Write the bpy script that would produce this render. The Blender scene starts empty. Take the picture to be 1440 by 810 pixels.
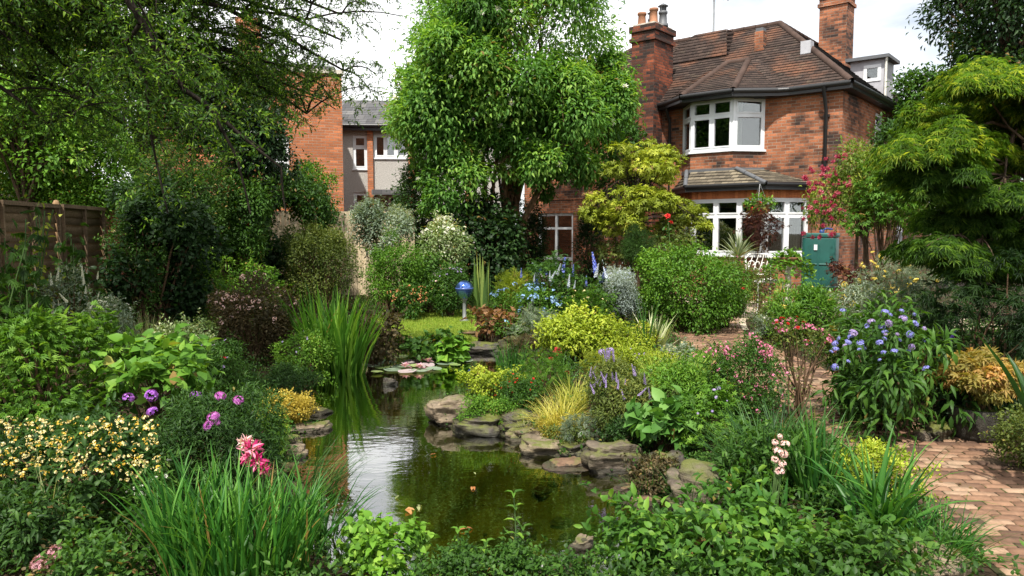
import bpy, math, random
import numpy as np
from mathutils import Vector, Matrix

S = bpy.context.scene
COL = S.collection
R = math.radians

# ------------------------------------------------------------------ camera
CAMZ, PITCH, F = 1.7, R(4.4), 1040.0
cam = bpy.data.cameras.new('camera')
cam.lens = 36.0 * F / 1440.0
cam.sensor_width = 36.0
cam.clip_start, cam.clip_end = 0.05, 900
camo = bpy.data.objects.new('camera', cam)
COL.objects.link(camo)
camo.location = (0, 0, CAMZ)
camo.rotation_euler = (math.pi / 2 - PITCH, 0, 0)
S.camera = camo

# ------------------------------------------------------------------ sky, sun, exposure
SUN_EL, SUN_AZ = R(57), R(-166)          # azimuth of the sun measured from +Y towards +X
w = bpy.data.worlds.new('World'); S.world = w; w.use_nodes = True
nt = w.node_tree; nt.nodes.clear()
def N(t, tree=None, **k):
    n = (tree or nt).nodes.new(t)
    for a, b in k.items(): setattr(n, a, b)
    return n
sky = N('ShaderNodeTexSky', sky_type='NISHITA', sun_disc=False)
sky.sun_elevation = SUN_EL; sky.sun_rotation = SUN_AZ
sky.air_density = 1.0; sky.dust_density = 2.0; sky.ozone_density = 1.0
bg = N('ShaderNodeBackground'); bg.inputs[1].default_value = 0.09
nt.links.new(sky.outputs[0], bg.inputs[0])
tc = N('ShaderNodeTexCoord')
mp = N('ShaderNodeMapping'); mp.inputs['Scale'].default_value = (1, 1, 2.6); mp.inputs['Location'].default_value = (0.35, 0.1, 0.0)
nt.links.new(tc.outputs['Generated'], mp.inputs[0])
nz = N('ShaderNodeTexNoise'); nz.inputs['Scale'].default_value = 1.7; nz.inputs['Detail'].default_value = 7; nz.inputs['Roughness'].default_value = .55
nt.links.new(mp.outputs[0], nz.inputs['Vector'])
cr = N('ShaderNodeValToRGB')
cr.color_ramp.elements[0].position = .30; cr.color_ramp.elements[1].position = .52
nt.links.new(nz.outputs['Fac'], cr.inputs[0])
nz2 = N('ShaderNodeTexNoise'); nz2.inputs['Scale'].default_value = 4.5; nz2.inputs['Detail'].default_value = 8
nt.links.new(mp.outputs[0], nz2.inputs['Vector'])
cr2 = N('ShaderNodeValToRGB')
cr2.color_ramp.elements[0].position = .34; cr2.color_ramp.elements[0].color = (.93, .95, .97, 1)
cr2.color_ramp.elements[1].position = .62; cr2.color_ramp.elements[1].color = (1, 1, 1, 1)
nt.links.new(nz2.outputs['Fac'], cr2.inputs[0])
bg2 = N('ShaderNodeBackground'); bg2.inputs[1].default_value = 1.2
nt.links.new(cr2.outputs[0], bg2.inputs[0])
mxs = N('ShaderNodeMixShader'); out = N('ShaderNodeOutputWorld')
nt.links.new(cr.outputs[0], mxs.inputs[0]); nt.links.new(bg.outputs[0], mxs.inputs[1]); nt.links.new(bg2.outputs[0], mxs.inputs[2])
nt.links.new(mxs.outputs[0], out.inputs[0])

sd = bpy.data.lights.new('sun', 'SUN'); sd.energy = 5.0; sd.angle = R(1); sd.color = (1, .95, .86)
so = bpy.data.objects.new('sun', sd); COL.objects.link(so)
sv = Vector((math.cos(SUN_EL) * math.sin(SUN_AZ), math.cos(SUN_EL) * math.cos(SUN_AZ), math.sin(SUN_EL)))
so.rotation_euler = sv.to_track_quat('Z', 'Y').to_euler()
so.location = (0, -10, 30)
vs = S.view_settings
vs.view_transform = 'Standard'; vs.look = 'None'; vs.exposure = 0.58; vs.gamma = 1.0; vs.use_curve_mapping = False
cy = S.cycles
cy.max_bounces = 7; cy.diffuse_bounces = 3; cy.glossy_bounces = 3; cy.transmission_bounces = 4; cy.transparent_max_bounces = 10
cy.caustics_reflective = False; cy.caustics_refractive = False
cy.use_denoising = True

# ------------------------------------------------------------------ picture -> place
def ray(px, py):
    u, v = (px - 720) / F, -(py - 405) / F
    return np.array([u, math.cos(PITCH) + v * math.sin(PITCH), v * math.cos(PITCH) - math.sin(PITCH)])
def G(px, py, z=0.0):
    d = ray(px, py); t = (z - CAMZ) / d[2]
    return np.array([0, 0, CAMZ]) + d * t
def A(px, py, Y):
    d = ray(px, py); return np.array([0, 0, CAMZ]) + d * (Y / d[1])

# ------------------------------------------------------------------ mesh builder
class MB:
    def __init__(s): s.v = []; s.f = []; s.r = []; s.u = []; s.n = 0; s.hasuv = False
    def add(s, V, Fs, rnd=0.5, uv=None):
        V = np.asarray(V, float).reshape(-1, 3)
        for f in (Fs if isinstance(Fs, (list, tuple)) and len(Fs) and isinstance(Fs[0], np.ndarray) and Fs[0].ndim == 2 else [np.asarray(Fs)]):
            if len(f): s.f.append(np.asarray(f, np.int64) + s.n)
        s.v.append(V)
        s.r.append(np.broadcast_to(np.asarray(rnd, float), (len(V),)).copy())
        if uv is None: uv = np.zeros((len(V), 2))
        else: s.hasuv = True
        s.u.append(np.asarray(uv, float)); s.n += len(V)
    def quad(s, a, b, c, d, uv=None, rnd=.5):
        s.add([a, b, c, d], np.array([[0, 1, 2, 3]]), rnd, uv)
    def box(s, lo, hi, M=None, rnd=.5, uvo=(0, 0)):
        x0, y0, z0 = lo; x1, y1, z1 = hi
        for (p, axis) in ((((x0, y0, z0), (x1, y0, z0), (x1, y0, z1), (x0, y0, z1)), 1), (((x1, y1, z0), (x0, y1, z0), (x0, y1, z1), (x1, y1, z1)), 1),
                          (((x1, y0, z0), (x1, y1, z0), (x1, y1, z1), (x1, y0, z1)), 0), (((x0, y1, z0), (x0, y0, z0), (x0, y0, z1), (x0, y1, z1)), 0),
                          (((x0, y0, z1), (x1, y0, z1), (x1, y1, z1), (x0, y1, z1)), 2), (((x0, y1, z0), (x1, y1, z0), (x1, y0, z0), (x0, y0, z0)), 2)):
            P = np.array(p, float)
            uv = P[:, [0, 2]] if axis == 1 else (P[:, [1, 2]] if axis == 0 else P[:, [0, 1]])
            if M is not None: P = np.array([M @ Vector(q) for q in P])
            s.add(P, np.array([[0, 1, 2, 3]]), rnd, uv + np.array(uvo))
    def tube(s, path, rad, sides=6, rnd=.5, cap=False):
        P = np.asarray(path, float); k = len(P)
        rad = np.broadcast_to(np.asarray(rad, float), (k,))
        T = np.gradient(P, axis=0); T /= np.linalg.norm(T, axis=1, keepdims=True) + 1e-9
        ref = np.array([0, 0, 1.0]) if abs(T[0, 2]) < .9 else np.array([1.0, 0, 0])
        B = np.cross(T, ref); B /= np.linalg.norm(B, axis=1, keepdims=True) + 1e-9
        Cc = np.cross(T, B)
        a = np.arange(sides) * 2 * math.pi / sides
        V = P[:, None] + rad[:, None, None] * (np.cos(a)[None, :, None] * B[:, None] + np.sin(a)[None, :, None] * Cc[:, None])
        i = np.arange(k - 1)[:, None] * sides + np.arange(sides)[None]
        j = np.arange(k - 1)[:, None] * sides + (np.arange(sides)[None] + 1) % sides
        Fq = np.stack([i, j, j + sides, i + sides], -1).reshape(-1, 4)
        L = np.concatenate([[0], np.cumsum(np.linalg.norm(np.diff(P, axis=0), axis=1))])
        uv = np.stack([np.tile(np.arange(sides) / sides, k), np.repeat(L, sides)], 1)
        s.add(V.reshape(-1, 3), Fq, rnd, uv)
        if cap:
            s.add(V[0], np.arange(sides)[None, ::-1].copy(), rnd); s.add(V[-1], np.arange(sides)[None], rnd)
    def lathe(s, prof, c=(0, 0, 0), sides=24, rnd=.5, M=None):
        prof = np.asarray(prof, float); a = np.arange(sides) * 2 * math.pi / sides
        V = np.stack([prof[:, 0][:, None] * np.cos(a), prof[:, 0][:, None] * np.sin(a), np.repeat(prof[:, 1][:, None], sides, 1)], -1).reshape(-1, 3)
        k = len(prof)
        i = np.arange(k - 1)[:, None] * sides + np.arange(sides)[None]
        j = np.arange(k - 1)[:, None] * sides + (np.arange(sides)[None] + 1) % sides
        Fq = np.stack([i, j, j + sides, i + sides], -1).reshape(-1, 4)
        V = V + np.asarray(c, float)
        if M is not None: V = np.array([M @ Vector(q) for q in V])
        s.add(V, Fq, rnd)
    def mesh(s, name, mat, smooth=False):
        me = bpy.data.meshes.new(name)
        if s.n == 0: return me
        V = np.concatenate(s.v).astype(np.float32); me.vertices.add(len(V)); me.vertices.foreach_set('co', V.ravel())
        tot = [np.full(len(f), f.shape[1]) for f in s.f]
        tot = np.concatenate(tot); idx = np.concatenate([f.ravel() for f in s.f]).astype(np.int32)
        st = np.concatenate([[0], np.cumsum(tot)[:-1]]).astype(np.int32)
        me.loops.add(len(idx)); me.loops.foreach_set('vertex_index', idx)
        me.polygons.add(len(tot)); me.polygons.foreach_set('loop_start', st)
        if smooth: me.polygons.foreach_set('use_smooth', np.ones(len(tot), bool))
        me.update(calc_edges=True)
        at = me.attributes.new('rnd', 'FLOAT', 'POINT'); at.data.foreach_set('value', np.concatenate(s.r).astype(np.float32))
        if s.hasuv:
            at = me.attributes.new('uvm', 'FLOAT2', 'POINT'); at.data.foreach_set('vector', np.concatenate(s.u).astype(np.float32).ravel())
        for m in (mat if isinstance(mat, (list, tuple)) else [mat]): me.materials.append(m)
        return me
    def build(s, name, mat, parent=None, smooth=False, loc=None):
        o = bpy.data.objects.new(name, s.mesh(name, mat, smooth)); COL.objects.link(o)
        if parent is not None: o.parent = parent
        if loc is not None: o.location = loc
        return o

def tag(o, label=None, cat=None, group=None, kind=None):
    if label: o['label'] = label
    if cat: o['category'] = cat
    if group: o['group'] = group
    if kind: o['kind'] = kind
    return o
def thing(name, label, cat, loc=(0, 0, 0), rz=0.0, group=None):
    o = bpy.data.objects.new(name, None); COL.objects.link(o)
    o.empty_display_size = .1
    o.location = tuple(float(q) for q in loc); o.rotation_euler = (0, 0, rz)
    return tag(o, label, cat, group)
def sub(o, P):
    """points in the world -> points in the frame of a thing that is only moved"""
    return np.asarray(P) - np.array(o.location)

# ------------------------------------------------------------------ materials
def newmat(name):
    m = bpy.data.materials.new(name); m.use_nodes = True
    t = m.node_tree; t.nodes.clear()
    o = t.nodes.new('ShaderNodeOutputMaterial')
    return m, t, o
def ramp(t, src, stops):
    r = t.nodes.new('ShaderNodeValToRGB'); e = r.color_ramp.elements
    while len(e) < len(stops): e.new(.5)
    for k, (p, c) in enumerate(stops):
        e[k].position = p; e[k].color = (*c, 1)
    if src is not None: t.links.new(src, r.inputs[0])
    return r.outputs[0]
def attr(t, name, vec=False):
    a = t.nodes.new('ShaderNodeAttribute'); a.attribute_name = name
    return a.outputs['Vector' if vec else 'Fac']
def noise(t, scale, detail=4, vec=None, rough=.5):
    n = t.nodes.new('ShaderNodeTexNoise'); n.inputs['Scale'].default_value = scale; n.inputs['Detail'].default_value = detail; n.inputs['Roughness'].default_value = rough
    if vec is None:
        c = t.nodes.new('ShaderNodeTexCoord'); vec = c.outputs['Object']
    t.links.new(vec, n.inputs['Vector']); return n.outputs['Fac']
def mixc(t, f, a, b, mode='MIX'):
    m = t.nodes.new('ShaderNodeMix'); m.data_type = 'RGBA'; m.blend_type = mode
    for s_, v in ((0, f), (6, a), (7, b)):
        if isinstance(v, bpy.types.NodeSocket): t.links.new(v, m.inputs[s_])
        elif s_ == 0: m.inputs[0].default_value = v
        else: m.inputs[s_].default_value = (*v, 1)
    return m.outputs[2]
def math_(t, op, a, b=None, clamp=False):
    m = t.nodes.new('ShaderNodeMath'); m.operation = op; m.use_clamp = clamp
    for k, v in enumerate((a, b)):
        if v is None: continue
        if isinstance(v, bpy.types.NodeSocket): t.links.new(v, m.inputs[k])
        else: m.inputs[k].default_value = v
    return m.outputs[0]
def princ(t, o, col, rough=.6, spec=.4, metal=0.0, bump=None, bstr=.3, bdist=.01):
    p = t.nodes.new('ShaderNodeBsdfPrincipled')
    for k, v in (('Base Color', col), ('Roughness', rough), ('Specular IOR Level', spec), ('Metallic', metal)):
        if isinstance(v, bpy.types.NodeSocket): t.links.new(v, p.inputs[k])
        elif k == 'Base Color': p.inputs[k].default_value = (*v, 1)
        else: p.inputs[k].default_value = v
    if bump is not None:
        b = t.nodes.new('ShaderNodeBump'); b.inputs['Strength'].default_value = bstr; b.inputs['Distance'].default_value = bdist
        t.links.new(bump, b.inputs['Height']); t.links.new(b.outputs[0], p.inputs['Normal'])
    if o is not None: t.links.new(p.outputs[0], o.inputs[0])
    return p
def mat_plain(name, col, rough=.5, spec=.4, metal=0.0, var=.12, nscale=8, bstr=.15, bdist=.004):
    m, t, o = newmat(name)
    n = noise(t, nscale, 6)
    c = ramp(t, n, [(.3, tuple(x * (1 - var) for x in col)), (.7, tuple(min(1, x * (1 + var)) for x in col))])
    princ(t, o, c, rough, spec, metal, noise(t, nscale * 9, 5), bstr, bdist); return m
_leafmats = {}
def leaf(c0, c1, c2=None, trans=.32, rough=.48, spec=.20, dry=True):
    """leaf colours: dark, usual and young leaves"""
    key = (c0, c1, c2, trans, rough)
    if key in _leafmats: return _leafmats[key]
    m, t, o = newmat('leaf')
    c2 = c2 or tuple(min(1, x * 1.5) for x in c1)
    st = [(.0, c0), (.6, c1), (.955, c2)]
    if dry: st += [(.97, (.30, .22, .06)), (1.0, (.20, .12, .045))]
    col = ramp(t, attr(t, 'rnd'), st)
    p = princ(t, None, col, rough, spec)
    tr = t.nodes.new('ShaderNodeBsdfTranslucent')
    t.links.new(mixc(t, 1.0, col, (1.5, 1.45, .55), 'MULTIPLY'), tr.inputs[0])
    mx = t.nodes.new('ShaderNodeMixShader'); mx.inputs[0].default_value = trans
    t.links.new(p.outputs[0], mx.inputs[1]); t.links.new(tr.outputs[0], mx.inputs[2]); t.links.new(mx.outputs[0], o.inputs[0])
    _leafmats[key] = m; return m
def petal(c0, c1, c2=None): return leaf(c0, c1, c2, trans=.25, rough=.6, spec=.15, dry=False)

def mat_brick(name, base, dark, soot=.5, mort=(.30, .26, .21), sscale=.55, sthr=.52):
    m, t, o = newmat(name)
    uv = attr(t, 'uvm', True)
    def bt(c1, c2, mo):
        b = t.nodes.new('ShaderNodeTexBrick'); b.inputs['Scale'].default_value = 1; b.inputs['Brick Width'].default_value = .225
        b.inputs['Row Height'].default_value = .075; b.inputs['Mortar Size'].default_value = .007; b.inputs['Mortar Smooth'].default_value = .3
        b.inputs['Bias'].default_value = 0
        for k, v in (('Color1', c1), ('Color2', c2), ('Mortar', mo)): b.inputs[k].default_value = (*v, 1)
        t.links.new(uv, b.inputs['Vector']); return b
    b = bt((0, 0, 0), (1, 1, 1), (.5, .5, .5))
    brick = ramp(t, b.outputs['Color'], [(0, tuple(x * .5 + y * .5 for x, y in zip(dark, base))), (.25, tuple(x * .78 for x in base)), (.7, base), (1, tuple(min(1, x * 1.3) for x in base))])
    fine = noise(t, 30, 5, uv)
    brick = mixc(t, .5, brick, ramp(t, fine, [(.3, (.55, .5, .5)), (.7, (1.3, 1.3, 1.3))]), 'MULTIPLY')
    # soot and weather patches with ragged edges
    so1 = ramp(t, noise(t, sscale, 8, uv, .62), [(sthr, (0, 0, 0)), (sthr + .11, (1, 1, 1))])
    sm = math_(t, 'MULTIPLY', so1, ramp(t, b.outputs['Color'], [(.1, (1, 1, 1)), (.9, (.45, .45, .45))]))
    sm = math_(t, 'MULTIPLY', sm, soot)
    brick = mixc(t, sm, brick, (.028, .022, .020))
    mo = mixc(t, ramp(t, noise(t, 2.2, 6, uv), [(.4, (0, 0, 0)), (.7, (1, 1, 1))]), mort, tuple(x * .35 for x in mort))
    mo = mixc(t, math_(t, 'MULTIPLY', so1, soot * .8), mo, (.06, .05, .045))
    col = mixc(t, b.outputs['Fac'], brick, mo)
    h = math_(t, 'SUBTRACT', math_(t, 'MULTIPLY', fine, .35), b.outputs['Fac'])
    princ(t, o, col, .85, .2, 0, h, .7, .012); return m
def mat_tile(name, cols, w_=.17, row=.11, moss=.3, warm=None):
    m, t, o = newmat(name); uv = attr(t, 'uvm', True)
    b = t.nodes.new('ShaderNodeTexBrick'); b.inputs['Scale'].default_value = 1; b.inputs['Brick Width'].default_value = w_
    b.inputs['Row Height'].default_value = row; b.inputs['Mortar Size'].default_value = .004; b.inputs['Bias'].default_value = 0
    b.inputs['Color1'].default_value = (0, 0, 0, 1); b.inputs['Color2'].default_value = (1, 1, 1, 1); b.inputs['Mortar'].default_value = (.1, .1, .1, 1)
    t.links.new(uv, b.inputs['Vector'])
    c = ramp(t, b.outputs['Color'], [(0, cols[0]), (.5, cols[1]), (1, cols[2])])
    if warm:
        c = mixc(t, ramp(t, noise(t, .8, 6, uv), [(.5, (0, 0, 0)), (.62, (1, 1, 1))]), c, warm)
    c = mixc(t, math_(t, 'MULTIPLY', ramp(t, noise(t, 3.5, 8, uv, .65), [(.55, (0, 0, 0)), (.7, (1, 1, 1))]), moss), c, (.20, .17, .11))
    c = mixc(t, b.outputs['Fac'], c, (.008, .007, .006))
    h = math_(t, 'SUBTRACT', math_(t, 'MULTIPLY', noise(t, 25, 4, uv), .3), b.outputs['Fac'])
    princ(t, o, c, .8, .25, 0, h, .6, .01); return m
def mat_wood(name, c0, c1, sc=(2, 30, 30), rough=.75):
    m, t, o = newmat(name)
    c = t.nodes.new('ShaderNodeTexCoord'); mp_ = t.nodes.new('ShaderNodeMapping'); mp_.inputs['Scale'].default_value = sc
    t.links.new(c.outputs['Object'], mp_.inputs[0])
    g = noise(t, 1.6, 8, mp_.outputs[0], .6)
    col = ramp(t, g, [(.3, c0), (.7, c1)])
    col = mixc(t, .6, col, ramp(t, attr(t, 'rnd'), [(0, (.55, .55, .58)), (1, (1.25, 1.2, 1.15))]), 'MULTIPLY')
    col = mixc(t, ramp(t, noise(t, 2.5, 6), [(.5, (0, 0, 0)), (.75, (.6, .6, .6))]), col, tuple(x * .45 for x in c0))
    princ(t, o, col, rough, .2, 0, g, .5, .006); return m
def mat_bark(name, c0, c1):
    m, t, o = newmat(name)
    c = t.nodes.new('ShaderNodeTexCoord'); mp_ = t.nodes.new('ShaderNodeMapping'); mp_.inputs['Scale'].default_value = (9, 9, 1.6)
    t.links.new(c.outputs['Object'], mp_.inputs[0])
    g = noise(t, 2.2, 9, mp_.outputs[0], .65)
    princ(t, o, ramp(t, g, [(.35, c0), (.65, c1)]), .9, .15, 0, g, .9, .03); return m

M = {}
M['bark_dark'] = mat_bark('dark_bark', (.010, .008, .006), (.045, .035, .026))
M['bark'] = mat_bark('bark', (.035, .026, .018), (.16, .11, .07))
M['bark_warm'] = mat_bark('warm_bark', (.07, .04, .022), (.26, .16, .09))
M['stem'] = mat_plain('stem_green', (.06, .11, .03), .6, .3)
M['stem_brown'] = mat_plain('stem_brown', (.09, .055, .03), .8, .2)
M['brick'] = mat_brick('house_brick', (.36, .135, .066), (.06, .030, .024), .95, (.33, .28, .22), .75, .445)
M['brick_soot'] = mat_brick('sooty_brick', (.27, .075, .036), (.04, .02, .017), .97, (.10, .08, .07), .9, .38)
M['brick_orange'] = mat_brick('orange_brick', (.44, .155, .068), (.30, .11, .055), .2, (.36, .27, .2))
M['tile'] = mat_tile('clay_tiles', ((.034, .022, .019), (.050, .033, .027), (.070, .046, .037)), .17, .13, warm=(.15, .068, .04), moss=.25)
M['tile_bay'] = mat_tile('weathered_tiles', ((.09, .075, .055), (.15, .125, .09), (.24, .20, .14)), .17, .13, moss=.75)
M['tile_grey'] = mat_tile('grey_tiles', ((.07, .07, .075), (.11, .11, .115), (.16, .155, .15)), .3, .3, moss=.3)
M['upvc'] = mat_plain('white_frame', (.70, .72, .74), .35, .45, var=.10, nscale=3, bstr=.03)
M['black_plastic'] = mat_plain('black_gutter', (.012, .012, .013), .4, .5)
M['lead'] = mat_plain('lead', (.10, .105, .115), .55, .5)
M['cladding'] = mat_plain('grey_cladding', (.40, .40, .43), .55, .3)
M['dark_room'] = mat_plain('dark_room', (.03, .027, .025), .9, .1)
M['pale_wall'] = mat_plain('pebbledash', (.46, .44, .41), .95, .1, var=.3, nscale=30, bstr=.8, bdist=.02)
M['curtain'] = mat_plain('curtain', (.62, .56, .47), .9, .1)
M['terracotta'] = mat_plain('terracotta', (.27, .13, .075), .8, .2, var=.3, nscale=6)
M['white_paint'] = mat_plain('white_paint', (.78, .76, .70), .5, .4, var=.12)
M['grey_metal'] = mat_plain('grey_metal', (.35, .36, .37), .4, .5, .7)
M['concrete'] = mat_plain('pale_stone', (.46, .42, .36), .85, .2, var=.25, nscale=6)
M['wood_fence'] = mat_wood('fence_wood', (.12, .082, .05), (.29, .205, .13), (30, 2.2, 30))
M['wood_post'] = mat_wood('post_wood', (.17, .10, .05), (.42, .28, .15), (30, 30, 2))
M['wood_pale'] = mat_wood('pale_fence_wood', (.36, .29, .18), (.66, .55, .38), (30, 30, 2))
def mat_glass():
    m, t, o = newmat('window_glass')
    fr = t.nodes.new('ShaderNodeFresnel'); fr.inputs[0].default_value = 1.55
    f = math_(t, 'ADD', math_(t, 'MULTIPLY', fr.outputs[0], 1.2), .10, True)
    g = t.nodes.new('ShaderNodeBsdfGlossy'); g.inputs['Roughness'].default_value = .015
    b = t.nodes.new('ShaderNodeBump'); b.inputs['Strength'].default_value = .05; t.links.new(noise(t, 1.5, 2), b.inputs['Height'])
    t.links.new(b.outputs[0], g.inputs['Normal'])
    tr = t.nodes.new('ShaderNodeBsdfTransparent'); tr.inputs[0].default_value = (.80, .86, .85, 1)
    mx = t.nodes.new('ShaderNodeMixShader'); t.links.new(f, mx.inputs[0]); t.links.new(tr.outputs[0], mx.inputs[1]); t.links.new(g.outputs[0], mx.inputs[2])
    t.links.new(mx.outputs[0], o.inputs[0]); return m
M['glass'] = mat_glass()
# ------------------------------------------------------------------ ground, pond, path, lawn
WZ = -0.12
pond_px = [(585, 800), (500, 775), (455, 735), (432, 700), (436, 655), (428, 628), (448, 590), (452, 562), (444, 543), (480, 523), (520, 508),
           (565, 497), (640, 492), (690, 478), (722, 480), (716, 500), (700, 525), (682, 540), (640, 560), (596, 582), (612, 604), (660, 606), (715, 612),
           (735, 636), (800, 650), (830, 662), (880, 676), (925, 700), (955, 722), (930, 748), (860, 770), (800, 800), (700, 822)]
POND = np.array([G(x, y, WZ)[:2] for x, y in pond_px])
PATHL = np.array([(2.75, 1.0), (2.98, 3.0), (3.14, 4.5), (3.26, 6.0), (3.28, 8.0), (3.22, 10.0), (3.25, 12.2), (3.7, 14.0), (4.5, 16.2)])
PW = .60
def poly_dist(P, poly):
    """signed distance to a closed polygon, negative inside"""
    a = poly; b = np.roll(poly, -1, 0)
    d = np.full(len(P), 1e9); ins = np.zeros(len(P), bool)
    for p, q in zip(a, b):
        e = q - p; t_ = np.clip(((P - p) @ e) / (e @ e), 0, 1)
        d = np.minimum(d, np.linalg.norm(P - p - t_[:, None] * e, axis=1))
        c = ((p[1] > P[:, 1]) != (q[1] > P[:, 1])) & (P[:, 0] < (q[0] - p[0]) * (P[:, 1] - p[1]) / (q[1] - p[1] + 1e-12) + p[0])
        ins ^= c
    return np.where(ins, -d, d)
def line_dist(P, line):
    d = np.full(len(P), 1e9)
    for p, q in zip(line[:-1], line[1:]):
        e = q - p; t_ = np.clip(((P - p) @ e) / (e @ e), 0, 1)
        d = np.minimum(d, np.linalg.norm(P - p - t_[:, None] * e, axis=1))
    return d
LAWN = np.array([G(535, 478, .03)[:2], G(662, 478, .03)[:2], G(668, 452, .03)[:2], G(655, 437, .03)[:2], G(545, 437, .03)[:2], G(505, 455, .03)[:2]])
def sstep(x, a, b):
    t_ = np.clip((x - a) / (b - a), 0, 1); return t_ * t_ * (3 - 2 * t_)
def hgt(x, y):
    P = np.stack([np.atleast_1d(np.asarray(x, float)), np.atleast_1d(np.asarray(y, float))], 1)
    dp = poly_dist(P, POND); dl = line_dist(P, PATHL)
    wob = .03 * np.sin(P[:, 0] * 3.1 + P[:, 1] * 1.7) + .025 * np.sin(P[:, 0] * 7.3 - P[:, 1] * 5.1) + .05 * np.sin(P[:, 0] * .9 + 1) * np.sin(P[:, 1] * .8)
    bed = .06 + wob + .34 * sstep(-P[:, 0], 2.6, 5.6) + .12 * sstep(P[:, 0] - np.interp(P[:, 1], PATHL[:, 1], PATHL[:, 0]), .8, 2.0)
    bed = np.where(P[:, 1] > 22, .05, bed)
    onp = 1 - sstep(dl, PW + .03, PW + .35)
    z = bed * (1 - onp) + 0.0 * onp
    onl = 1 - sstep(poly_dist(P, LAWN), 0, .4)
    z = z * (1 - onl) + .03 * onl
    pat = sstep(P[:, 1] + P[:, 0] * .84, 17.6, 18.4) * sstep(P[:, 0], 2.6, 3.4)
    z = z * (1 - pat)
    bank = sstep(dp, 0.02, 1.0)
    z = (WZ - .02) * (1 - bank) + z * bank
    ins = np.clip(-dp, 0, None)
    z = np.where(dp < 0, WZ - .02 - .55 * sstep(ins, 0, .9) + wob * .5, z)
    return z
def gh(x, y): return float(hgt(x, y)[0])

def axis(fine0, fine1, step, lo, hi):
    c = np.arange(fine0, fine1 + 1e-6, step)
    up = fine1 + np.cumsum(step * 1.35 ** np.arange(1, 60)); dn = fine0 - np.cumsum(step * 1.35 ** np.arange(1, 60))
    return np.concatenate([dn[dn > lo][::-1], c, up[up < hi]])
gx = axis(-6.5, 6.5, .07, -400, 400); gy = axis(1.5, 17.5, .07, -300, 600)
X_, Y_ = np.meshgrid(gx, gy); Z_ = hgt(X_.ravel(), Y_.ravel())
mb = MB(); nx, ny = len(gx), len(gy)
i0 = (np.arange(ny - 1)[:, None] * nx + np.arange(nx - 1)[None]).ravel()
mb.add(np.stack([X_.ravel(), Y_.ravel(), Z_], 1), np.stack([i0, i0 + 1, i0 + nx + 1, i0 + nx], 1))
m, t, o_ = newmat('soil_and_pond_mud')
ge = t.nodes.new('ShaderNodeNewGeometry'); sp = t.nodes.new('ShaderNodeSeparateXYZ'); t.links.new(ge.outputs['Position'], sp.inputs[0])
n1 = noise(t, 3.0, 8, ge.outputs['Position']); n2 = noise(t, 40, 6, ge.outputs['Position'])
soil = ramp(t, n1, [(.3, (.028, .019, .012)), (.6, (.055, .038, .022)), (.8, (.05, .065, .02))])
mud = ramp(t, n1, [(.3, (.05, .052, .013)), (.55, (.12, .115, .03)), (.8, (.21, .18, .06))])
below = math_(t, 'LESS_THAN', sp.outputs['Z'], WZ - .015)
princ(t, o_, mixc(t, below, soil, mud), .95, .1, 0, n2, .8, .03)
tag(mb.build('ground', m, smooth=True), 'dark garden soil', None, None, 'structure')
M['soil'] = m

# water: a still sheet over the pond hollow, reflecting and letting the bed show
m, t, o_ = newmat('pond_water')
ge = t.nodes.new('ShaderNodeNewGeometry')
mp_ = t.nodes.new('ShaderNodeMapping'); mp_.inputs['Scale'].default_value = (1, 2.4, 1); t.links.new(ge.outputs['Position'], mp_.inputs[0])
h1 = noise(t, 2.2, 3, mp_.outputs[0]); h2 = noise(t, 10, 2, mp_.outputs[0])
wv = t.nodes.new('ShaderNodeTexWave'); wv.wave_type = 'RINGS'; wv.rings_direction = 'SPHERICAL'; wv.inputs['Scale'].default_value = 2.8; wv.inputs['Distortion'].default_value = 3; wv.inputs['Detail'].default_value = 2
mq = t.nodes.new('ShaderNodeMapping'); cpt = G(500, 600, WZ); mq.inputs['Location'].default_value = (-cpt[0] , -cpt[1], 0); t.links.new(ge.outputs['Position'], mq.inputs[0]); t.links.new(mq.outputs[0], wv.inputs['Vector'])
hh = math_(t, 'ADD', math_(t, 'MULTIPLY', h1, 1.0), math_(t, 'MULTIPLY', h2, .22))
hh = math_(t, 'ADD', hh, math_(t, 'MULTIPLY', wv.outputs['Fac'], .035))
b = t.nodes.new('ShaderNodeBump'); b.inputs['Strength'].default_value = .11; b.inputs['Distance'].default_value = .02; t.links.new(hh, b.inputs['Height'])
fr = t.nodes.new('ShaderNodeFresnel'); fr.inputs[0].default_value = 1.36; t.links.new(b.outputs[0], fr.inputs['Normal'])
f = math_(t, 'ADD', math_(t, 'MULTIPLY', fr.outputs[0], 3.0), .04, True)
g = t.nodes.new('ShaderNodeBsdfGlossy'); g.inputs['Roughness'].default_value = .02; t.links.new(b.outputs[0], g.inputs['Normal'])
tr = t.nodes.new('ShaderNodeBsdfTransparent'); tr.inputs[0].default_value = (.42, .46, .18, 1)
mx = t.nodes.new('ShaderNodeMixShader'); t.links.new(f, mx.inputs[0]); t.links.new(tr.outputs[0], mx.inputs[1]); t.links.new(g.outputs[0], mx.inputs[2]); t.links.new(mx.outputs[0], o_.inputs[0])
mb = MB()
wx = np.arange(-3.6, 2.2, .1); wy = np.arange(3.0, 12.6, .1)
WX, WY = np.meshgrid(wx, wy); dpw = poly_dist(np.stack([WX.ravel(), WY.ravel()], 1), POND).reshape(WX.shape)
keep = (np.minimum.reduce([dpw[:-1, :-1], dpw[1:, :-1], dpw[:-1, 1:], dpw[1:, 1:]]) < .12)
ii = (np.arange(len(wy) - 1)[:, None] * len(wx) + np.arange(len(wx) - 1)[None])[keep]
mb.add(np.stack([WX.ravel(), WY.ravel(), np.full(WX.size, WZ)], 1), np.stack([ii, ii + 1, ii + len(wx) + 1, ii + len(wx)], 1))
tag(mb.build('pond_water', m, smooth=True), 'still dark green pond water', None, None, 'structure')

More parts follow.
